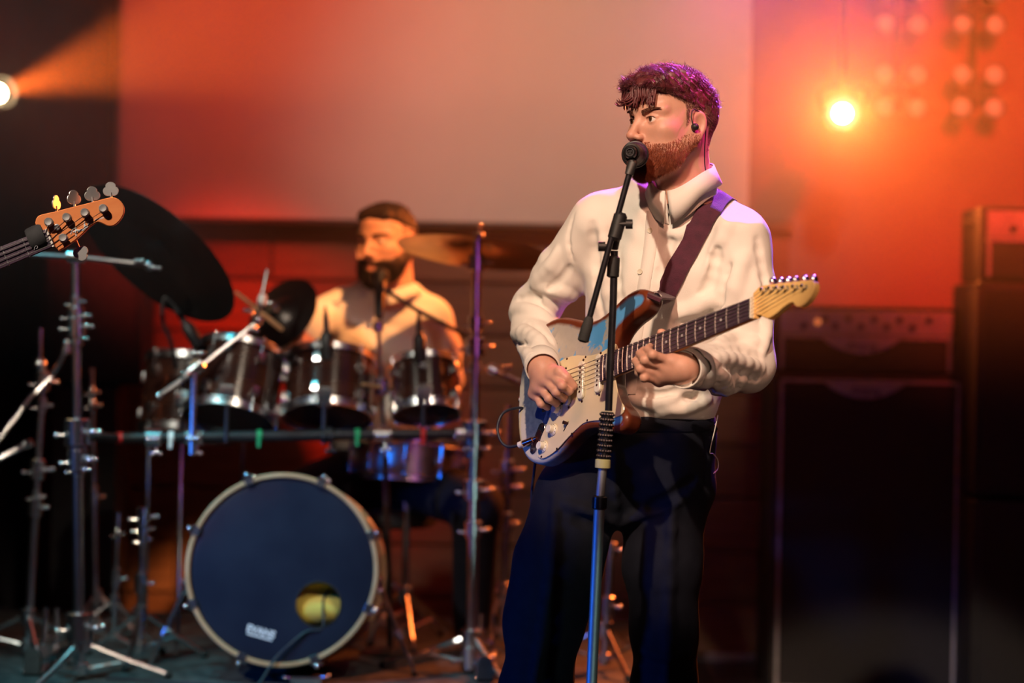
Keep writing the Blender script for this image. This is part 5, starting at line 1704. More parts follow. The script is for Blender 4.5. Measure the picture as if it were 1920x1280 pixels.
# ---- stands and arms at the far left
st, top, bot = stand('percussion_stand', 'slim stand with a ball joint and two small arms at the far left', (82, 690), (50, 1225), 6.35, .010, joints=((716, 1.1), (760, .8), (880, 1.2), (930, .7)), tri=(.24, .12), a0=.9)
m = MB(); m.tube([P(86, 720, 6.35), P(75, 680, 6.33), P(76, 615, 6.33)], .0055, 8); m.ball(P(75, 683, 6.33), .020, 14, 9); st.part('mallet_arm', m, M['chrome'])
m = MB(); m.tube([P(86, 720, 6.35), P(112, 680, 6.32), P(124, 655, 6.32)], .007, 8); m.lathe(P(124, 662, 6.32), (.15, 0, 1), [(.010, 0), (.015, .004), (.012, .04), (.006, .045)], 12); st.part('clamp_arm', m, M['chrome'])
m = MB(); m.tube([P(-40, 872, 6.2), P(60, 742, 6.3), P(96, 706, 6.34)], .008, 8); st.part('boom_arm', m, M['chrome'])
m = MB(); m.tube([P(-20, 868, 6.3), P(52, 832, 6.36)], .009, 8); collar(m, P(52, 832, 6.36), (1, 0, .4), .013, .03); st.part('boom_end', m, M['steel'])
stand('percussion_stand', 'short chrome stand with a wing-nut clamp left of the bass drum', (268, 955), (262, 1230), 6.30, .0095, joints=((968, 1.1), (990, .9), (1010, .7)), tri=(.20, .14), a0=.5)
stand('percussion_stand', 'thin chrome rod stand between the boom stand and the bass drum', (222, 960), (212, 1228), 6.55, .0075, joints=((1000, .6),), tri=(.20, .14), a0=1.5)
stand('percussion_stand', 'bare chrome post with small spike behind the left boom stand', (172, 690), (180, 1228), 6.85, .007, joints=((735, .7), (760, .8)), tri=(.13, .12), a0=2.0)
# ---- right of the drums
stand('cymbal_stand', 'chrome stand with angled clamps directly behind the guitarist\'s elbow', (955, 760), (940, 1232), 6.72, .0115, joints=((880, 1.2), (912, 1.1), (985, .8), (1105, .9)), tri=(.20, .16), a0=.1)
stand('straight_stand', 'slim chrome stand seen between the guitarist\'s legs', (1146, 1024), (1133, 1252), 6.30, .010, joints=((1030, .9),), tri=(.22, .12), a0=.8)
# ---- hi-hat pedal hardware and snare in the middle
t = Thing('snare_drum', 'snare drum with chrome hoops low behind the rack bar', 'drum', P(765, 866, 6.74))
c = P(765, 866, 6.74); axd = nrm((.05, .12, 1)); r, h = .175, .11
m = MB(); m.lathe(c - axd * h / 2, axd, [(r, 0), (r, h)], 56, caps=False); t.part('shell', m, M['steel'])
for sg in (1, -1):
    m = MB(); m.lathe(c + axd * sg * (h / 2 - .010), axd * sg, [(r + .002, 0), (r + .012, 0), (r + .005, .004), (r + .005, .02), (r + .001, .022)], 56, caps=False); t.part('hoop', m, M['chrome'])
    m = MB(); m.lathe(c + axd * sg * (h / 2), axd * sg, [(r, 0), (.01, .001)], 48); t.part('drumhead', m, M['drumhead_white'])
u, v, _ = frame(axd)
for k in range(10):
    a = 2 * math.pi * k / 10; dr = u * math.cos(a) + v * math.sin(a)
    m = MB(); m.tube([c + dr * (r + .010) - axd * .05, c + dr * (r + .010) + axd * .05], .0045, 8); m.ball(c + dr * (r + .010), .010, 8, 6, (1, 1, 1.8)); t.part('lug', m, M['chrome'])
sb_ = np.array([c[0], c[1], RIS_Z])
m = MB(); m.tube([c - axd * .06, sb_ + [0, 0, .12]], .012, 10); t.part('stand_tube', m, M['chrome'])
tripod(t, sb_, .008, .22, .16, a0=.7)
# pedal feet that stand up at the lower edge
for px_, py_, d, lab in ((910, 1262, 6.05, 'rounded teal rubber pedal foot beside the tall cymbal stand'), (60, 1256, 6.0, 'rounded dark rubber pedal foot at the lower left corner')):
    q = P(px_, py_, d); q[2] = RIS_Z
    t = Thing('foot_pedal', lab, 'pedal', q)
    m = MB(); m.prism([(-.024, 0), (.024, 0), (.024, .045), (.018, .062), (.008, .070), (-.008, .070), (-.018, .062), (-.024, .045)], -.012, .012, (q + [0, 0, .003], (1, 0, 0), (0, .25, .97), (0, -.97, .25)), .004); t.part('heel_plate', m, M['rubber'])
    m = MB(); m.box(q + [0, .12, .03], (.06, .22, .012), np.array([[1, 0, 0], [0, .98, -.2], [0, .2, .98]]), .004); t.part('foot_board', m, M['steel'])
    for sx in (-.016, .016):
        m = MB(); m.tube([q + [sx, .22, .0], q + [sx, .24, .16]], .007, 8); t.part('upright', m, M['chrome'])

# ---- drum microphones
def tom_mic(label, a, b, d):
    p0, p1 = P(*a, d), P(*b, d); dv = nrm(p1 - p0)
    t = Thing('drum_microphone', label, 'microphone', p0, 'clip-on drum microphones')
    L = np.linalg.norm(p1 - p0)
    m = MB(); m.lathe(p0, dv, [(.010, 0), (.018, .004), (.019, .02), (.019, L * .45), (.012, L * .52), (.010, L * .54)], 16); t.part('body', m, M['black_metal'])
    m = MB(); m.tube([p0 + dv * L * .5, p0 + dv * L * .78, p1], [.009, .0085, .003], 10); t.part('connector', m, M['black_plastic'])
    m = MB(); m.torus(p0 + dv * L * .56, dv, .0095, .002, 16, 6); t.part('ring', m, M['chrome'])
    return t
tom_mic('black clip-on microphone standing over the middle rack tom', (614, 676), (610, 574), 6.25)
tom_mic('black clip-on microphone standing over the smallest rack tom', (788, 680), (785, 578), 6.26)
tm = tom_mic('black clip-on microphone slanting over the left rack tom', (375, 650), (322, 566), 6.22)
m = MB(); m.tube(spline([P(322, 568, 6.22), P(308, 560, 6.22), P(305, 600, 6.22), P(320, 640, 6.24), P(330, 690, 6.28)], 6), .006, 8); tm.part('gooseneck', m, M['black_plastic'])
# drummer's vocal microphone on its boom
t = Thing('microphone_stand', 'thin microphone stand with boom in front of the drummer', 'stand', P(722, 1190, 6.30) * [1, 1, 0] + [0, 0, RIS_Z])
m = MB(); b0 = np.array([P(722, 900, 6.32)[0], 6.42, RIS_Z]); m.tube([P(708, 600, 6.30), P(716, 720, 6.32), P(722, 860, 6.36)], .0065, 10); t.part('upper_tube', m, M['steel'])
m = MB(); m.tube([P(722, 855, 6.36), np.array([P(738, 900, 6.55)[0], 6.55, RIS_Z + .02])], .010, 10); t.part('lower_tube', m, M['black_metal'])
m = MB(); collar(m, P(709, 612, 6.30), (0, 0, 1), .016, .03); wing(m, P(704, 612, 6.30), (-1, -.3, 0), 1.1); t.part('clutch', m, M['chrome'])
m = MB(); collar(m, P(716, 725, 6.32), (0, 0, 1), .020, .05); t.part('clutch', m, M['chrome'])
m = MB(); m.tube([P(716, 540, 6.34), P(780, 580, 6.34), P(880, 632, 6.34)], .0065, 8); t.part('boom_arm', m, M['black_metal'])
m = MB(); m.lathe(np.array([P(738, 900, 6.55)[0], 6.55, RIS_Z]), (0, 0, 1), [(.09, 0), (.092, .006), (.08, .014), (.02, .022)], 32); t.part('base', m, M['black_metal'])
p0 = P(711, 596, 6.34); p1 = P(714, 500, 6.46); dv = nrm(p1 - p0); L = np.linalg.norm(p1 - p0)
t = Thing('vocal_microphone', 'black vocal microphone pointing up at the drummer\'s mouth', 'microphone', p0)
m = MB(); m.lathe(p0, dv, [(.009, 0), (.013, .006), (.016, L * .5), (.019, L * .68), (.020, L * .7)], 18); t.part('handle', m, M['black_metal'])
m = MB(); m.ball(p0 + dv * (L * .80), .027, 18, 12); m.torus(p0 + dv * (L * .79), dv, .0265, .003, 24, 6); t.part('grille', m, M['black_plastic'])
# ------------------------------------------------------------------ the drummer
dp = Thing('person', 'bearded drummer in a light shirt seated behind the toms holding a stick', 'person', np.array([P(720, 900, 6.82)[0], 6.82, RIS_Z]))
DH = Head(P(725, 452, 6.66), math.radians(30), math.radians(-3), 0, 1.07)
dV, dF = DH.mesh(.0032)
def T(px, py, d): return P(px, py, d)
d_rs, d_ls = T(612, 572, 6.76), T(820, 596, 6.72)
d_re, d_rh = T(540, 662, 6.60), T(566, 652, 6.44)
d_le, d_lh = T(838, 712, 6.66), T(800, 742, 6.46)
d_pe = np.array([dp.base[0], 6.88, .76])
stk0, stk1 = T(446, 551, 6.38), T(594, 670, 6.46)
# hands: closed round the sticks
def fist(c, ax_, wrist):
    Hs = SDF(); u, v, w_ = frame(ax_)
    o = nrm(wrist - c); o = nrm(o - w_ * (o @ w_)); v2 = np.cross(w_, o)
    Hs.cone(wrist, c + o * .022, .027, .024, .02)
    for k in range(4):
        q = c + w_ * (k - 1.5) * .0185
        k0 = q + o * .030 + v2 * .012; k1 = q - o * .004 + v2 * .028; k2 = q - o * .024 + v2 * .004; k3 = q - o * .006 - v2 * .018
        Hs.chain([k0, k1, k2, k3], [.0115, .0105, .0095, .0085], .005)
    tb = c - w_ * .030
    Hs.chain([c + o * .030 - w_ * .020, tb + o * .006 - v2 * .020, tb - o * .016 - v2 * .010], [.014, .0115, .0095], .008)
    return Hs
meshes = [(DH.o + dV @ DH.R.T, dF)]
sd = nrm(stk1 - stk0)
d_rh = stk0 + sd * .26
for c_, a_, wr in ((d_rh, sd, d_rh + nrm(d_re - d_rh) * .075), (d_lh, nrm(np.array([-.5, -.6, .1])), d_lh + nrm(d_le - d_lh) * .075)):
    hs_ = fist(c_, a_, wr); meshes.append(hs_.mesh(c_ - .12, c_ + .12, .0035))
dc = SDF()
dc.cone(DH.w(0, -.046, -.15), T(728, 560, 6.74), .058, .055, .03); dc.cone(T(728, 560, 6.74), d_pe, .06, .08, .03)
dc.chain([d_rs, d_re, d_rh + nrm(d_re - d_rh) * .06], [.035, .032, .028], .02); dc.chain([d_ls, d_le, d_lh + nrm(d_le - d_lh) * .06], [.035, .032, .028], .02)
d_kn = [np.array([dp.base[0] + s * .30, 6.50, .70]) for s in (-1, 1)]
d_an = [np.array([dp.base[0] + s * .29, 6.64, RIS_Z + .09]) for s in (-1, 1)]
for k_, a_ in zip(d_kn, d_an):
    dc.chain([d_pe, k_, a_], [.06, .045, .035], .02)
meshes.append(dc.mesh(dc_lo := np.array([dp.base[0] - .5, 6.25, RIS_Z]), np.array([dp.base[0] + .5, 7.05, 1.62]), .010))
V_, F_ = rib_mesh(meshes)
dbody = mesh_obj('body', V_, F_, M['skin'], dp.root, dp.base, sharp=0)
tone = np.zeros(len(V_)); L_ = dV
tone[:len(dV)] = np.clip(np.exp(-(((L_[:, 2] + .0725) / .0085) ** 2)) * np.exp(-((L_[:, 0] / .020) ** 4)) * (L_[:, 1] > .078), 0, 1)
tone_attr(dbody, tone)
for s in (-1, 1):
    mb = MB(); mb.ball((0, 0, 0), 1.0, 20, 12)
    e = mesh_obj('eyeball', mb.v, mb.f, eye_mat('dark_eye', (.05, .03, .02)), dbody, sharp=0)
    u_, v_, w_ = frame(nrm(DH.R @ np.array([0, 1.0, -.25])))
    e.matrix_basis = Matrix.Translation(DH.w(s * .031, .0716, -.001) - dp.base) @ Matrix(((u_[0], w_[0], v_[0], 0), (u_[1], w_[1], v_[1], 0), (u_[2], w_[2], v_[2], 0), (0, 0, 0, 1))) @ Matrix.Scale(.0121 * 1.07, 4)
M['dark_hair'] = mat('dark_hair', (.007, .004, .004), .6, 0, (.014, .007, .006), 80, spec=.25)
M['dark_fade'] = mat('dark_stubble', (.035, .016, .012), .6, 0, (.10, .045, .03), 120)
hs = SDF()
hs.ell((0, -.016, .036), (.0735, .0935, .0735), k=.01); hs.ell((0, .006, .072), (.064, .078, .040), k=.015); hs.cone((-.036, .066, .074), (.036, .066, .074), .018, .018, .015)
hs.ell((0, .074, -.010), (.080, .056, .060), k=.006, sub=True)
hs.disp(lambda Q: vnoise(Q, 90, 3) * .003 + vnoise(Q, 200, 4) * .0015, .005)
hs.plane_cut((0, -.05, .030), (0, .2, -1), .01)
v_, f_ = hs.mesh((-.10, -.13, -.06), (.10, .13, .135), .0034)
mesh_obj('hair', DH.o + v_ @ DH.R.T, f_, M['dark_hair'], dbody, dp.base, sharp=0)
nl = vnormals(dV, dF); yv, zv, xv = dV[:, 1], dV[:, 2], np.abs(dV[:, 0])
rd = np.random.default_rng(5)
sm = (yv < .02) & (zv > -.045) & (zv < .05) & (xv > .02) & ~((yv > -.034) & (yv < .012) & (zv > -.046) & (zv < .022)) | ((yv < -.055) & (zv > -.05) & (zv < .05))
si = rd.choice(np.where(sm)[0], 5000)
cv, cf = spikes(dV[si], nl[si], np.tile([0, -.3, -.7], (len(si), 1)) + rd.normal(0, .2, (len(si), 3)), .004, .0008, 2, .5, rd)
mesh_obj('clipped_sides', DH.o + cv @ DH.R.T, cf, M['dark_fade'], dbody, dp.base, sharp=0)
bmk = (yv > -.012) & (zv < np.where(yv < .02, -.018, np.where(yv < .062, -.030 - .45 * (yv - .02), -.050))) & (zv > -.13) & ~(((zv + .0725) / .0095) ** 2 + (xv / .022) ** 2 < 1) & (zv > -.060 - .95 * (yv + .004)) & ~((zv > -.052) & (xv < .03))
bi = rd.choice(np.where(bmk)[0], 9000)
cv, cf = spikes(dV[bi], nl[bi], np.tile([0, .15, -.9], (len(bi), 1)) + rd.normal(0, .28, (len(bi), 3)), np.clip((-.02 - dV[bi, 2]) * .2, .004, .016), .0009, 3, .8, rd)
mesh_obj('beard', DH.o + cv @ DH.R.T, cf, M['dark_hair'], dbody, dp.base, sharp=0)
for s in (-1, 1):
    bb = MB()
    for k in range(120):
        t_ = rd.random(); q = np.array([s * (.012 + .038 * t_), .0905 - .0175 * t_ ** 1.4, .0145 + .0065 * math.sin(t_ * 2.2) + rd.uniform(-.0034, .0034) * (1.2 - t_)])
        q = q - DH.H.grad(q) * float(DH.H.ev(q[None])[0])
        bb.tube([DH.w(*q), DH.w(*(q + [s * .004, .0016, .001])), DH.w(*(q + [s * .008, .0006, .0008]))], [.0011, .0010, .0004], 3)
    dp.part('eyebrow', bb, M['dark_hair'], dbody, sharp=0)
# shirt, trousers
ds = SDF()
ds.cone(T(650, 580, 6.77), T(802, 592, 6.73), .064, .064, .03); ds.cone(T(690, 556, 6.75), T(762, 556, 6.73), .052, .052, .05)
ds.cone(T(678, 640, 6.80), T(784, 645, 6.77), .095, .095, .06); ds.cone(T(686, 760, 6.84), T(776, 762, 6.82), .100, .100, .06); ds.cone(d_pe + [-.07, 0, .10], d_pe + [.07, 0, .10], .105, .105, .05)
ds.chain([T(628, 582, 6.77), T(578, 612, 6.70), d_re], [.062, .056, .050], .03); ds.chain([d_re, d_rh + nrm(d_re - d_rh) * .075], [.047, .036], .02)
ds.chain([T(812, 604, 6.73), T(830, 660, 6.70), d_le], [.062, .056, .050], .03); ds.chain([d_le, d_lh + nrm(d_le - d_lh) * .075], [.047, .036], .02)
ds.disp(lambda Q: (np.sin((Q[:, 2] * .8 + Q[:, 0] * .7) * 75 + vnoise(Q, 9, 1) * 5) * vnoise(Q, 12, 2) * .005 + vnoise(Q, 16, 6) * .004).astype(np.float32), .01)
ds.plane_cut(DH.w(0, -.04, -.128), (0, -.45, .9), .004)
v_, f_ = ds.mesh(np.array([dp.base[0] - .45, 6.3, .80]), np.array([dp.base[0] + .42, 7.05, 1.48]), .0065)
dsh = mesh_obj('shirt', v_, f_, M['shirt'], dbody, dp.base, sharp=0)
mb = MB(); rows = []
for i in range(33):
    a = .12 + (2 * math.pi - .24) * i / 32; c_ = DH.w(0, -.040, -.135); f0 = nrm(np.array([-.35, -.94, 0])); l0 = np.cross((0, 0, 1.0), f0)
    dr = f0 * math.cos(a) + l0 * math.sin(a); dz = -.022 * max(0, math.cos(a)) ** 2
    rows.append([c_ + dr * .070 + [0, 0, .012 + dz], c_ + dr * .073 + [0, 0, .014 + dz], c_ + dr * .088 + [0, 0, -.018 + dz * 1.6], c_ + dr * .084 + [0, 0, -.020 + dz * 1.6]])
mb.loft(rows, False, True, True); dp.part('collar', mb, M['shirt'], dsh, sharp=0)
dt = SDF()
dt.cone(d_pe + [-.08, 0, 0], d_pe + [.08, 0, 0], .12, .12, .05)
for k_, a_, s in zip(d_kn, d_an, (-1, 1)):
    dt.chain([d_pe + [s * .09, -.04, 0], k_, a_], [.10, .075, .06], .03)
v_, f_ = dt.mesh(np.array([dp.base[0] - .45, 6.25, RIS_Z + .02]), np.array([dp.base[0] + .45, 7.05, 1.0]), .010)
mesh_obj('trousers', v_, f_, M['trousers'], dbody, dp.base, sharp=0)
for a_ in d_an:
    so = SDF(); so.cone(a_ + [0, .03, -.03], a_ + [0, -.15, -.055], .045, .033, .03); so.plane_cut([a_[0], a_[1], RIS_Z + .004], (0, 0, -1), .004)
    v_, f_ = so.mesh(a_ - [.1, .25, .12], a_ + [.1, .12, .08], .008); mesh_obj('shoe', v_, f_, M['leather'], dbody, dp.base, sharp=0)
# throne
tq = np.array([dp.base[0], 6.88, RIS_Z])
t = Thing('drum_throne', 'round padded drum throne under the drummer', 'stool', tq)
m = MB(); m.lathe(tq + [0, 0, .36], (0, 0, 1), [(.14, 0), (.165, .01), (.17, .04), (.16, .062), (.10, .068)], 36); t.part('seat', m, M['tolex'])
m = MB(); m.tube([tq + [0, 0, .06], tq + [0, 0, .37]], .014, 10); t.part('post', m, M['chrome'])
tripod(t, tq, .010, .20, .20)
# sticks
m = MB(); m.tube([stk0, stk0 + sd * .02, stk0 + sd * .06, stk1 + sd * .10], [.0045, .0055, .0070, .0072], 10); m.ball(stk0 - sd * .004, .0058, 10, 6, (1, 1, 1)); single('drum_stick', m, M['stick'], 'wooden drum stick raised to the left by the drummer', 'drum stick', 'drum sticks', stk0)
a_ = nrm(np.array([-.5, -.6, .1])); m = MB(); m.tube([d_lh + a_ * .28, d_lh + a_ * .2, d_lh - a_ * .09], [.0045, .0070, .0072], 10); single('drum_stick', m, M['stick'], 'wooden drum stick in the drummer\'s low hand behind the small tom', 'drum stick', 'drum sticks', d_lh)
# ------------------------------------------------------------------ microphone and stand of the singer
MD = 4.30
t = Thing('microphone_stand', 'black boom microphone stand in front of the singing guitarist', 'stand', np.array([P(1088, 1765, MD)[0], MD, 0]))
base = t.base
pt = P(1152, 470, MD); pm = P(1131, 868, MD); pl = P(1124, 942, MD)
ax = nrm(pt - base)
M['stand_steel'] = mat('stand_steel', (.50, .52, .50), .55, .8, (.45, .45, .47), 40)
M['stand_dark'] = mat('stand_dark_tube', (.018, .017, .022), .30, .5, (.03, .028, .034), 40)
m = MB(); m.tube([P(1141, 770, MD), P(1150, 560, MD), pt], .0075, 14); t.part('upper_tube', m, M['stand_dark'])
m = MB(); m.tube([pl, base + ax * .02], .0110, 16); t.part('lower_tube', m, M['stand_steel'])
m = MB(); m.tube([pm, pl], .0090, 14); t.part('middle_tube', m, M['stand_steel'])
# grip with raised beads in rows
g0, g1 = P(1139, 772, MD), P(1131.5, 860, MD)
ga = nrm(g0 - g1); gl = np.linalg.norm(g0 - g1)
m = MB(); m.tube([g1, g0], .0125, 18); gr = t.part('grip', m, M['stand_dark'])
m = MB(); u, v, _ = frame(ga)
for r in range(9):
    for k in range(14):
        a = 2 * math.pi * (k + .5 * (r % 2)) / 14
        m.ball(g1 + ga * gl * (r + .5) / 9 + (u * math.cos(a) + v * math.sin(a)) * .0125, .0036, 6, 4)
bd = t.part('grip_beads', m, M['stand_dark'], gr); bd['kind'] = 'stuff'
M['ring_yellow'] = mat('pale_ring', (.72, .68, .32), .45)
m = MB(); m.lathe(P(1130.5, 869, MD) - ax * .010, ax, [(.010, 0), (.0155, .002), (.0155, .018), (.010, .020)], 20); t.part('ring', m, M['ring_yellow'], label='pale yellow ring below the grip')
m = MB(); m.lathe(pl - ax * .014, ax, [(.011, 0), (.0150, .003), (.0150, .025), (.010, .028)], 18); t.part('collar', m, M['stand_dark'])
m = MB(); m.lathe(P(1150, 500, MD) - ax * .022, ax, [(.008, 0), (.0125, .003), (.0125, .040), (.008, .044)], 16); t.part('clutch', m, M['black_plastic'])
m = MB(); m.lathe(base, (0, 0, 1), [(.13, 0), (.132, .008), (.12, .018), (.03, .026), (.02, .045)], 40); t.part('base', m, M['black_metal'])
# boom
b0, b1 = P(1094, 636, MD - .035), P(1181, 322, MD - .02)
m = MB(); m.tube([b0, b1], .0062, 12); t.part('boom_arm', m, M['stand_dark'])
bdv = nrm(b1 - b0)
m = MB(); m.lathe(b0 - bdv * .006, bdv, [(.006, 0), (.0115, .003), (.0115, .030), (.009, .048), (.0065, .052)], 16); t.part('counterweight', m, M['rubber'])
q = P(1158, 424, MD - .02)
m = MB(); m.lathe(q - bdv * .030, bdv, [(.009, 0), (.0140, .006), (.0140, .052), (.009, .058)], 16); m.tube([q, P(1150, 465, MD)], [.011, .010], 12); pv = t.part('pivot', m, M['black_plastic'])
m = MB(); m.tube([P(1160, 420, MD - .03), P(1174, 420, MD - .03)], .004, 8); m.tube([P(1173, 420, MD - .03), P(1186, 420, MD - .03)], .0095, 12); t.part('tension_knob', m, M['black_plastic'], pv)
m = MB(); m.tube([P(1146, 462, MD - .01), P(1134, 462, MD - .01)], .005, 8); m.tube([P(1135, 462, MD - .01), P(1122, 462, MD - .01)], .0095, 12); t.part('tension_knob', m, M['black_plastic'], pv)
# microphone clip and microphone
mg = P(1192, 290, 4.485); mt_ = P(1181, 285, 4.33)
mdv = nrm(mg - mt_); L = np.linalg.norm(mg - mt_)
q = P(1183, 300, 4.385)
m = MB(); m.tube([b1 - bdv * .006, b1 + bdv * .012, mt_ + mdv * .06 - np.array([0, 0, .020])], [.009, .010, .011], 12); cl_ = t.part('clip', m, M['black_plastic'])
m = MB(); m.lathe(mt_ + mdv * .028, mdv, [(.0150, 0), (.0185, .002), (.0205, .055), (.0180, .057), (.016, .02)], 22, caps=False); t.part('clip_ring', m, M['black_plastic'], cl_)
t = Thing('vocal_microphone', 'black vocal microphone on the boom at the singer\'s mouth', 'microphone', mt_)
m = MB(); m.lathe(mt_, mdv, [(.006, .004), (.0085, .004), (.0095, 0), (.0118, .002), (.0125, .012), (.0150, .05), (.0185, .112), (.0215, .118), (.0220, .124)], 28); t.part('handle', m, M['black_metal'])
m = MB(); m.lathe(mt_, mdv, [(.0085, .0045), (.0083, .0005), (.0070, .0005), (.0068, .003)], 20, caps=False)
for k in range(3):
    a = 2.1 * k + .5; u, v, _ = frame(mdv); m.tube([mt_ + (u * math.cos(a) + v * math.sin(a)) * .0035 + mdv * .004, mt_ + (u * math.cos(a) + v * math.sin(a)) * .0035 - mdv * .001], .0009, 6)
t.part('connector', m, M['chrome'])
m = MB(); m.ball(mt_ + mdv * .143, .0260, 26, 16); t.part('grille', m, mat('mesh_grille', (.03, .03, .032), .45, .7, (.10, .10, .105), 400, .8, 900))
m = MB(); m.torus(mt_ + mdv * .140, mdv, .0255, .0030, 32, 8); t.part('grille_band', m, M['black_metal'])

# ------------------------------------------------------------------ bass guitar reaching in from the left
BD = 4.50
fn_ = nrm(np.array([.10, -1, .05]))
bo = P(140, 430, BD)
bu = nrm(P(205, 405, BD) - P(75, 452, BD)); bu = nrm(bu - fn_ * (bu @ fn_)); bv = np.cross(fn_, bu)
def B2(px, py, h=0.0):
    d = P(px, py, 1.0) - CAM; o = bo + fn_ * h
    q = CAM + d * (((o - CAM) @ fn_) / (d @ fn_)) - bo
    return float(q @ bu), float(q @ bv)
bs = Thing('bass_guitar', 'orange bass guitar headstock with chrome tuners reaching in from the left edge', 'bass guitar', (0, 0, 0))
bs.root.matrix_world = Matrix((tuple((bu[0], bv[0], fn_[0], bo[0])), tuple((bu[1], bv[1], fn_[1], bo[1])), tuple((bu[2], bv[2], fn_[2], bo[2])), (0, 0, 0, 1)))
def zz(x, y): return 40 + x / 7.527, 330 + y / 7.527
ol = [(205, 690), (200, 640), (215, 590), (260, 550), (370, 522), (490, 495), (740, 430), (1000, 365), (1200, 310), (1310, 300), (1400, 350), (1450, 440), (1440, 540), (1380, 640), (1300, 700), (1220, 705), (1150, 672), (1090, 652), (1040, 665), (960, 720), (880, 800), (780, 890), (650, 985), (545, 1045), (525, 1050), (490, 1012), (430, 985), (370, 972), (330, 940)]
hp = np.array(spline([np.array(B2(*zz(*q))) for q in ol], 3, True))
m = MB(); m.prism(hp, -.014, 0, FR, .0016); bh = bs.part('headstock', m, M['bass_head'])
# neck
n0, n1 = np.array(B2(92, 447)), np.array(B2(-20, 492))
nd = (n0 - n1) / np.linalg.norm(n0 - n1); npn = np.array([-nd[1], nd[0]])
def NB(s, y, h):
    q = n0 - nd * s + npn * y; return np.array([q[0], q[1], h])
m = MB(); m.loft([[NB(s, w_ * math.cos(math.radians(a)), .000 - .020 * math.sin(math.radians(a)) ** .8) for a in range(0, 181, 18)] for s, w_ in ((-.008, .020), (.05, .0205), (.35, .026), (.62, .030))]); bs.part('neck', m, M['bass_head'])
m = MB(); m.loft([[NB(s, w_ * q_, h_) for q_, h_ in ((-1, .0), (1, .0), (1, .004), (.5, .0055), (-.5, .0055), (-1, .004))] for s, w_ in ((.0, .0202), (.05, .0207), (.35, .0262), (.62, .0302))]); fb2 = bs.part('fingerboard', m, M['rosewood'])
BSC = .864
for n in range(1, 18):
    s = BSC * (1 - 2 ** (-n / 12)) + .002
    if s > .6: break
    w_ = .0202 + (.0302 - .0202) * s / .62
    m = MB(); m.tube([NB(s, -w_, .0046), NB(s, 0, .0062), NB(s, w_, .0046)], .0012, 6); bs.part('fret', m, M['fret'], fb2)
m = MB(); m.box(NB(-.002, 0, .003), (.005, .041, .008), np.array([[nd[0], npn[0], 0], [nd[1], npn[1], 0], [0, 0, 1]]), .001); bs.part('nut', m, M['white_plastic'])
# padded string wrap at the nut
wc = np.array(B2(69, 446))
rg = []
for k, (sx, sy) in enumerate([(-.018, .90), (-.014, 1.0), (0, 1.05), (.012, 1.02), (.017, .92)]):
    rg.append([np.array([*(wc + nd * sx + npn * (.0265 * sy * math.cos(a))), -.006 + .021 * sy * math.sin(a)]) for a in np.linspace(0, 2 * math.pi, 25)[:-1]])
m = MB(); m.loft(rg); bs.part('string_wrap', m, M['rubber'], label='black padded string wrap at the nut')
sw = [np.array(B2(67 + a, 467 + b)) for a, b in ((-.5, 3), (0, -1), (2, -4), (5, -4), (6, -1.5), (4, .5), (2, 1))]
m = MB(); m.tube([np.array([*q, .0215]) for q in spline(sw, 4)], .0005, 5); bs.part('wrap_emblem', m, M['piping'])
def clover(c, up, side, r):
    """flat clover-leaf tuner key"""
    pts = []
    for k in range(48):
        a = 2 * math.pi * k / 48
        rr_ = r * (.70 + .30 * abs(math.cos(1.5 * (a - math.pi / 2))) ** .7)
        pts.append((rr_ * math.cos(a) * 1.05, rr_ * math.sin(a)))
    return pts
posts = [zz(382, 645), zz(636, 580), zz(893, 515), zz(1152, 455), zz(588, 870)]
M['tuner_green'] = M['chrome']
for q in posts[:5]:
    x, y = B2(*q, .008)
    m = MB(); m.lathe((x, y, 0), (0, 0, 1), [(.0095, 0), (.0095, .002), (.0085, .003), (.0065, .0035), (.0060, .007), (.0078, .009), (.0085, .013), (.0072, .015), (.003, .0145)], 20); bs.part('tuner_post', m, M['satin_nickel'], bh)
for q in (zz(500, 722), zz(390, 905)):
    x, y = B2(*q, .004)
    m = MB(); m.lathe((x, y, 0), (0, 0, 1), [(.0062, 0), (.0068, .002), (.0068, .006), (.0045, .0065), (.0035, .0052), (.0012, .005)], 18); bs.part('string_tree', m, M['fret'], bh)
for (qa, qb, tw) in ((zz(498, 490), zz(492, 370), 1.15), (zz(752, 425), zz(740, 300), .62), (zz(1008, 360), zz(1000, 250), .25), (zz(1268, 300), zz(1262, 185), .0), (zz(790, 955), zz(845, 1095), .15)):
    a = np.array([*B2(*qa, -.018), -.018]); b = np.array([*B2(*qb, -.018), -.018])
    dv = nrm(b - a); sd = np.cross((0, 0, 1.0), dv)
    sd2 = sd * math.cos(tw) + np.array([0, 0, 1.0]) * math.sin(tw); nn = np.cross(sd2, dv)
    m = MB(); m.tube([a - dv * .016, a + dv * .010], .0027, 8)
    m.prism(clover(None, None, None, .0165), -.0014, .0014, (b - dv * .001, sd2, dv, nn), .0007); bs.part('tuner_key', m, M['satin_nickel'], bh)
    m = MB(); m.box(a - dv * .020 + [0, 0, .002], (.016, .016, .010), None, .002); bs.part('tuner_gear', m, M['chrome'], bh)
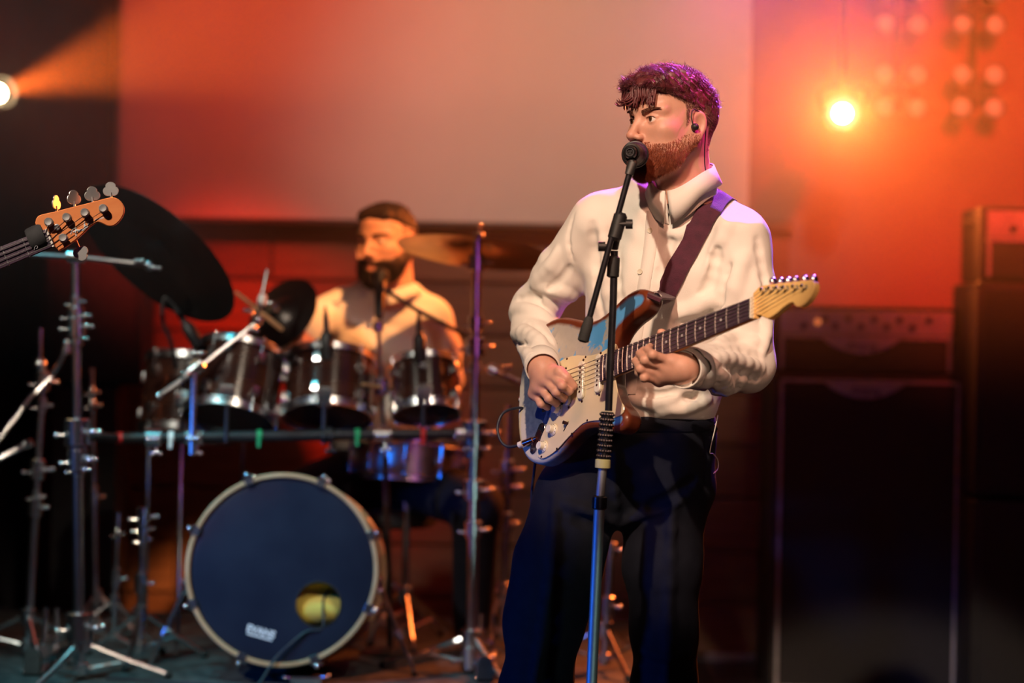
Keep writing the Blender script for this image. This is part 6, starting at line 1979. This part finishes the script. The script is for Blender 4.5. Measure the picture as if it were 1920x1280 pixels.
for k, (y, q, ) in enumerate(zip((.0145, .005, -.005, -.0145), (posts[0], posts[1], posts[2], posts[3]))):
    x2, y2 = B2(*q, .010)
    m = MB(); m.tube([NB(.62, y * 1.5, .0115), NB(.0, y, .0080)], .0011 - .0001 * k, 6); bs.part('string', m, M['string'])
    m = MB(); m.tube([NB(.0, y, .0080), np.array([x2, y2 - .004, .0055])], .0010 - .0001 * k, 6); bs.part('string', m, M['black_screw'])
# maker's script and model line on the headstock
st = [[(700, 820), (712, 770), (740, 738), (775, 735)], [(775, 735), (768, 790), (776, 848)], [(728, 790), (800, 760)],
      [(800, 790), (815, 765), (800, 760), (798, 785), (820, 785)], [(825, 785), (833, 752), (836, 772), (848, 745), (856, 768)], [(880, 750), (862, 748), (866, 768), (885, 745), (890, 640), (898, 752)],
      [(905, 735), (922, 705), (908, 700), (908, 728), (930, 722)], [(935, 720), (940, 685), (955, 668), (975, 672), (985, 660)]]
m = MB()
for s_ in st:
    pts = [np.array([*B2(*zz(*q)), .0004]) for q in s_]
    m.tube(spline(pts, 4), .0010 if len(s_) > 3 else .0015, 5)
bs.part('maker_script', m, M['white_print'], bh)
m = MB(); a, b = np.array(B2(*zz(1022, 622))), np.array(B2(*zz(1252, 568))); dv = nrm(np.append(b - a, 0))
text_on(m, 'PRECISION BASS', .0040, np.array([*(a + b) / 2, .0002]), dv, np.cross((0, 0, 1), dv), (0, 0, 1.0), 0, .0002, .0001)
bs.part('model_lettering', m, M['white_print'], bh, smooth=False)
# rest of the bass beyond the frame
bp2 = np.array(spline([np.array(p) * .001 for p in [(-180, 0), (-175, -80), (-140, -150), (-60, -175), (40, -150), (110, -125), (180, -150), (235, -150), (245, -110), (205, -60), (180, -32), (180, 32), (230, 70), (300, 110), (330, 150), (290, 165), (200, 140), (110, 118), (30, 150), (-60, 175), (-140, 150), (-175, 80)]], 3, True))
oB = NB(.62, 0, -.018) - np.array([*nd, 0]) * .12
m = MB(); m.prism(bp2, -.040, 0, (oB, (*nd, 0), (*npn, 0), (0, 0, 1)), .010); bs.part('body', m, M['cream'])
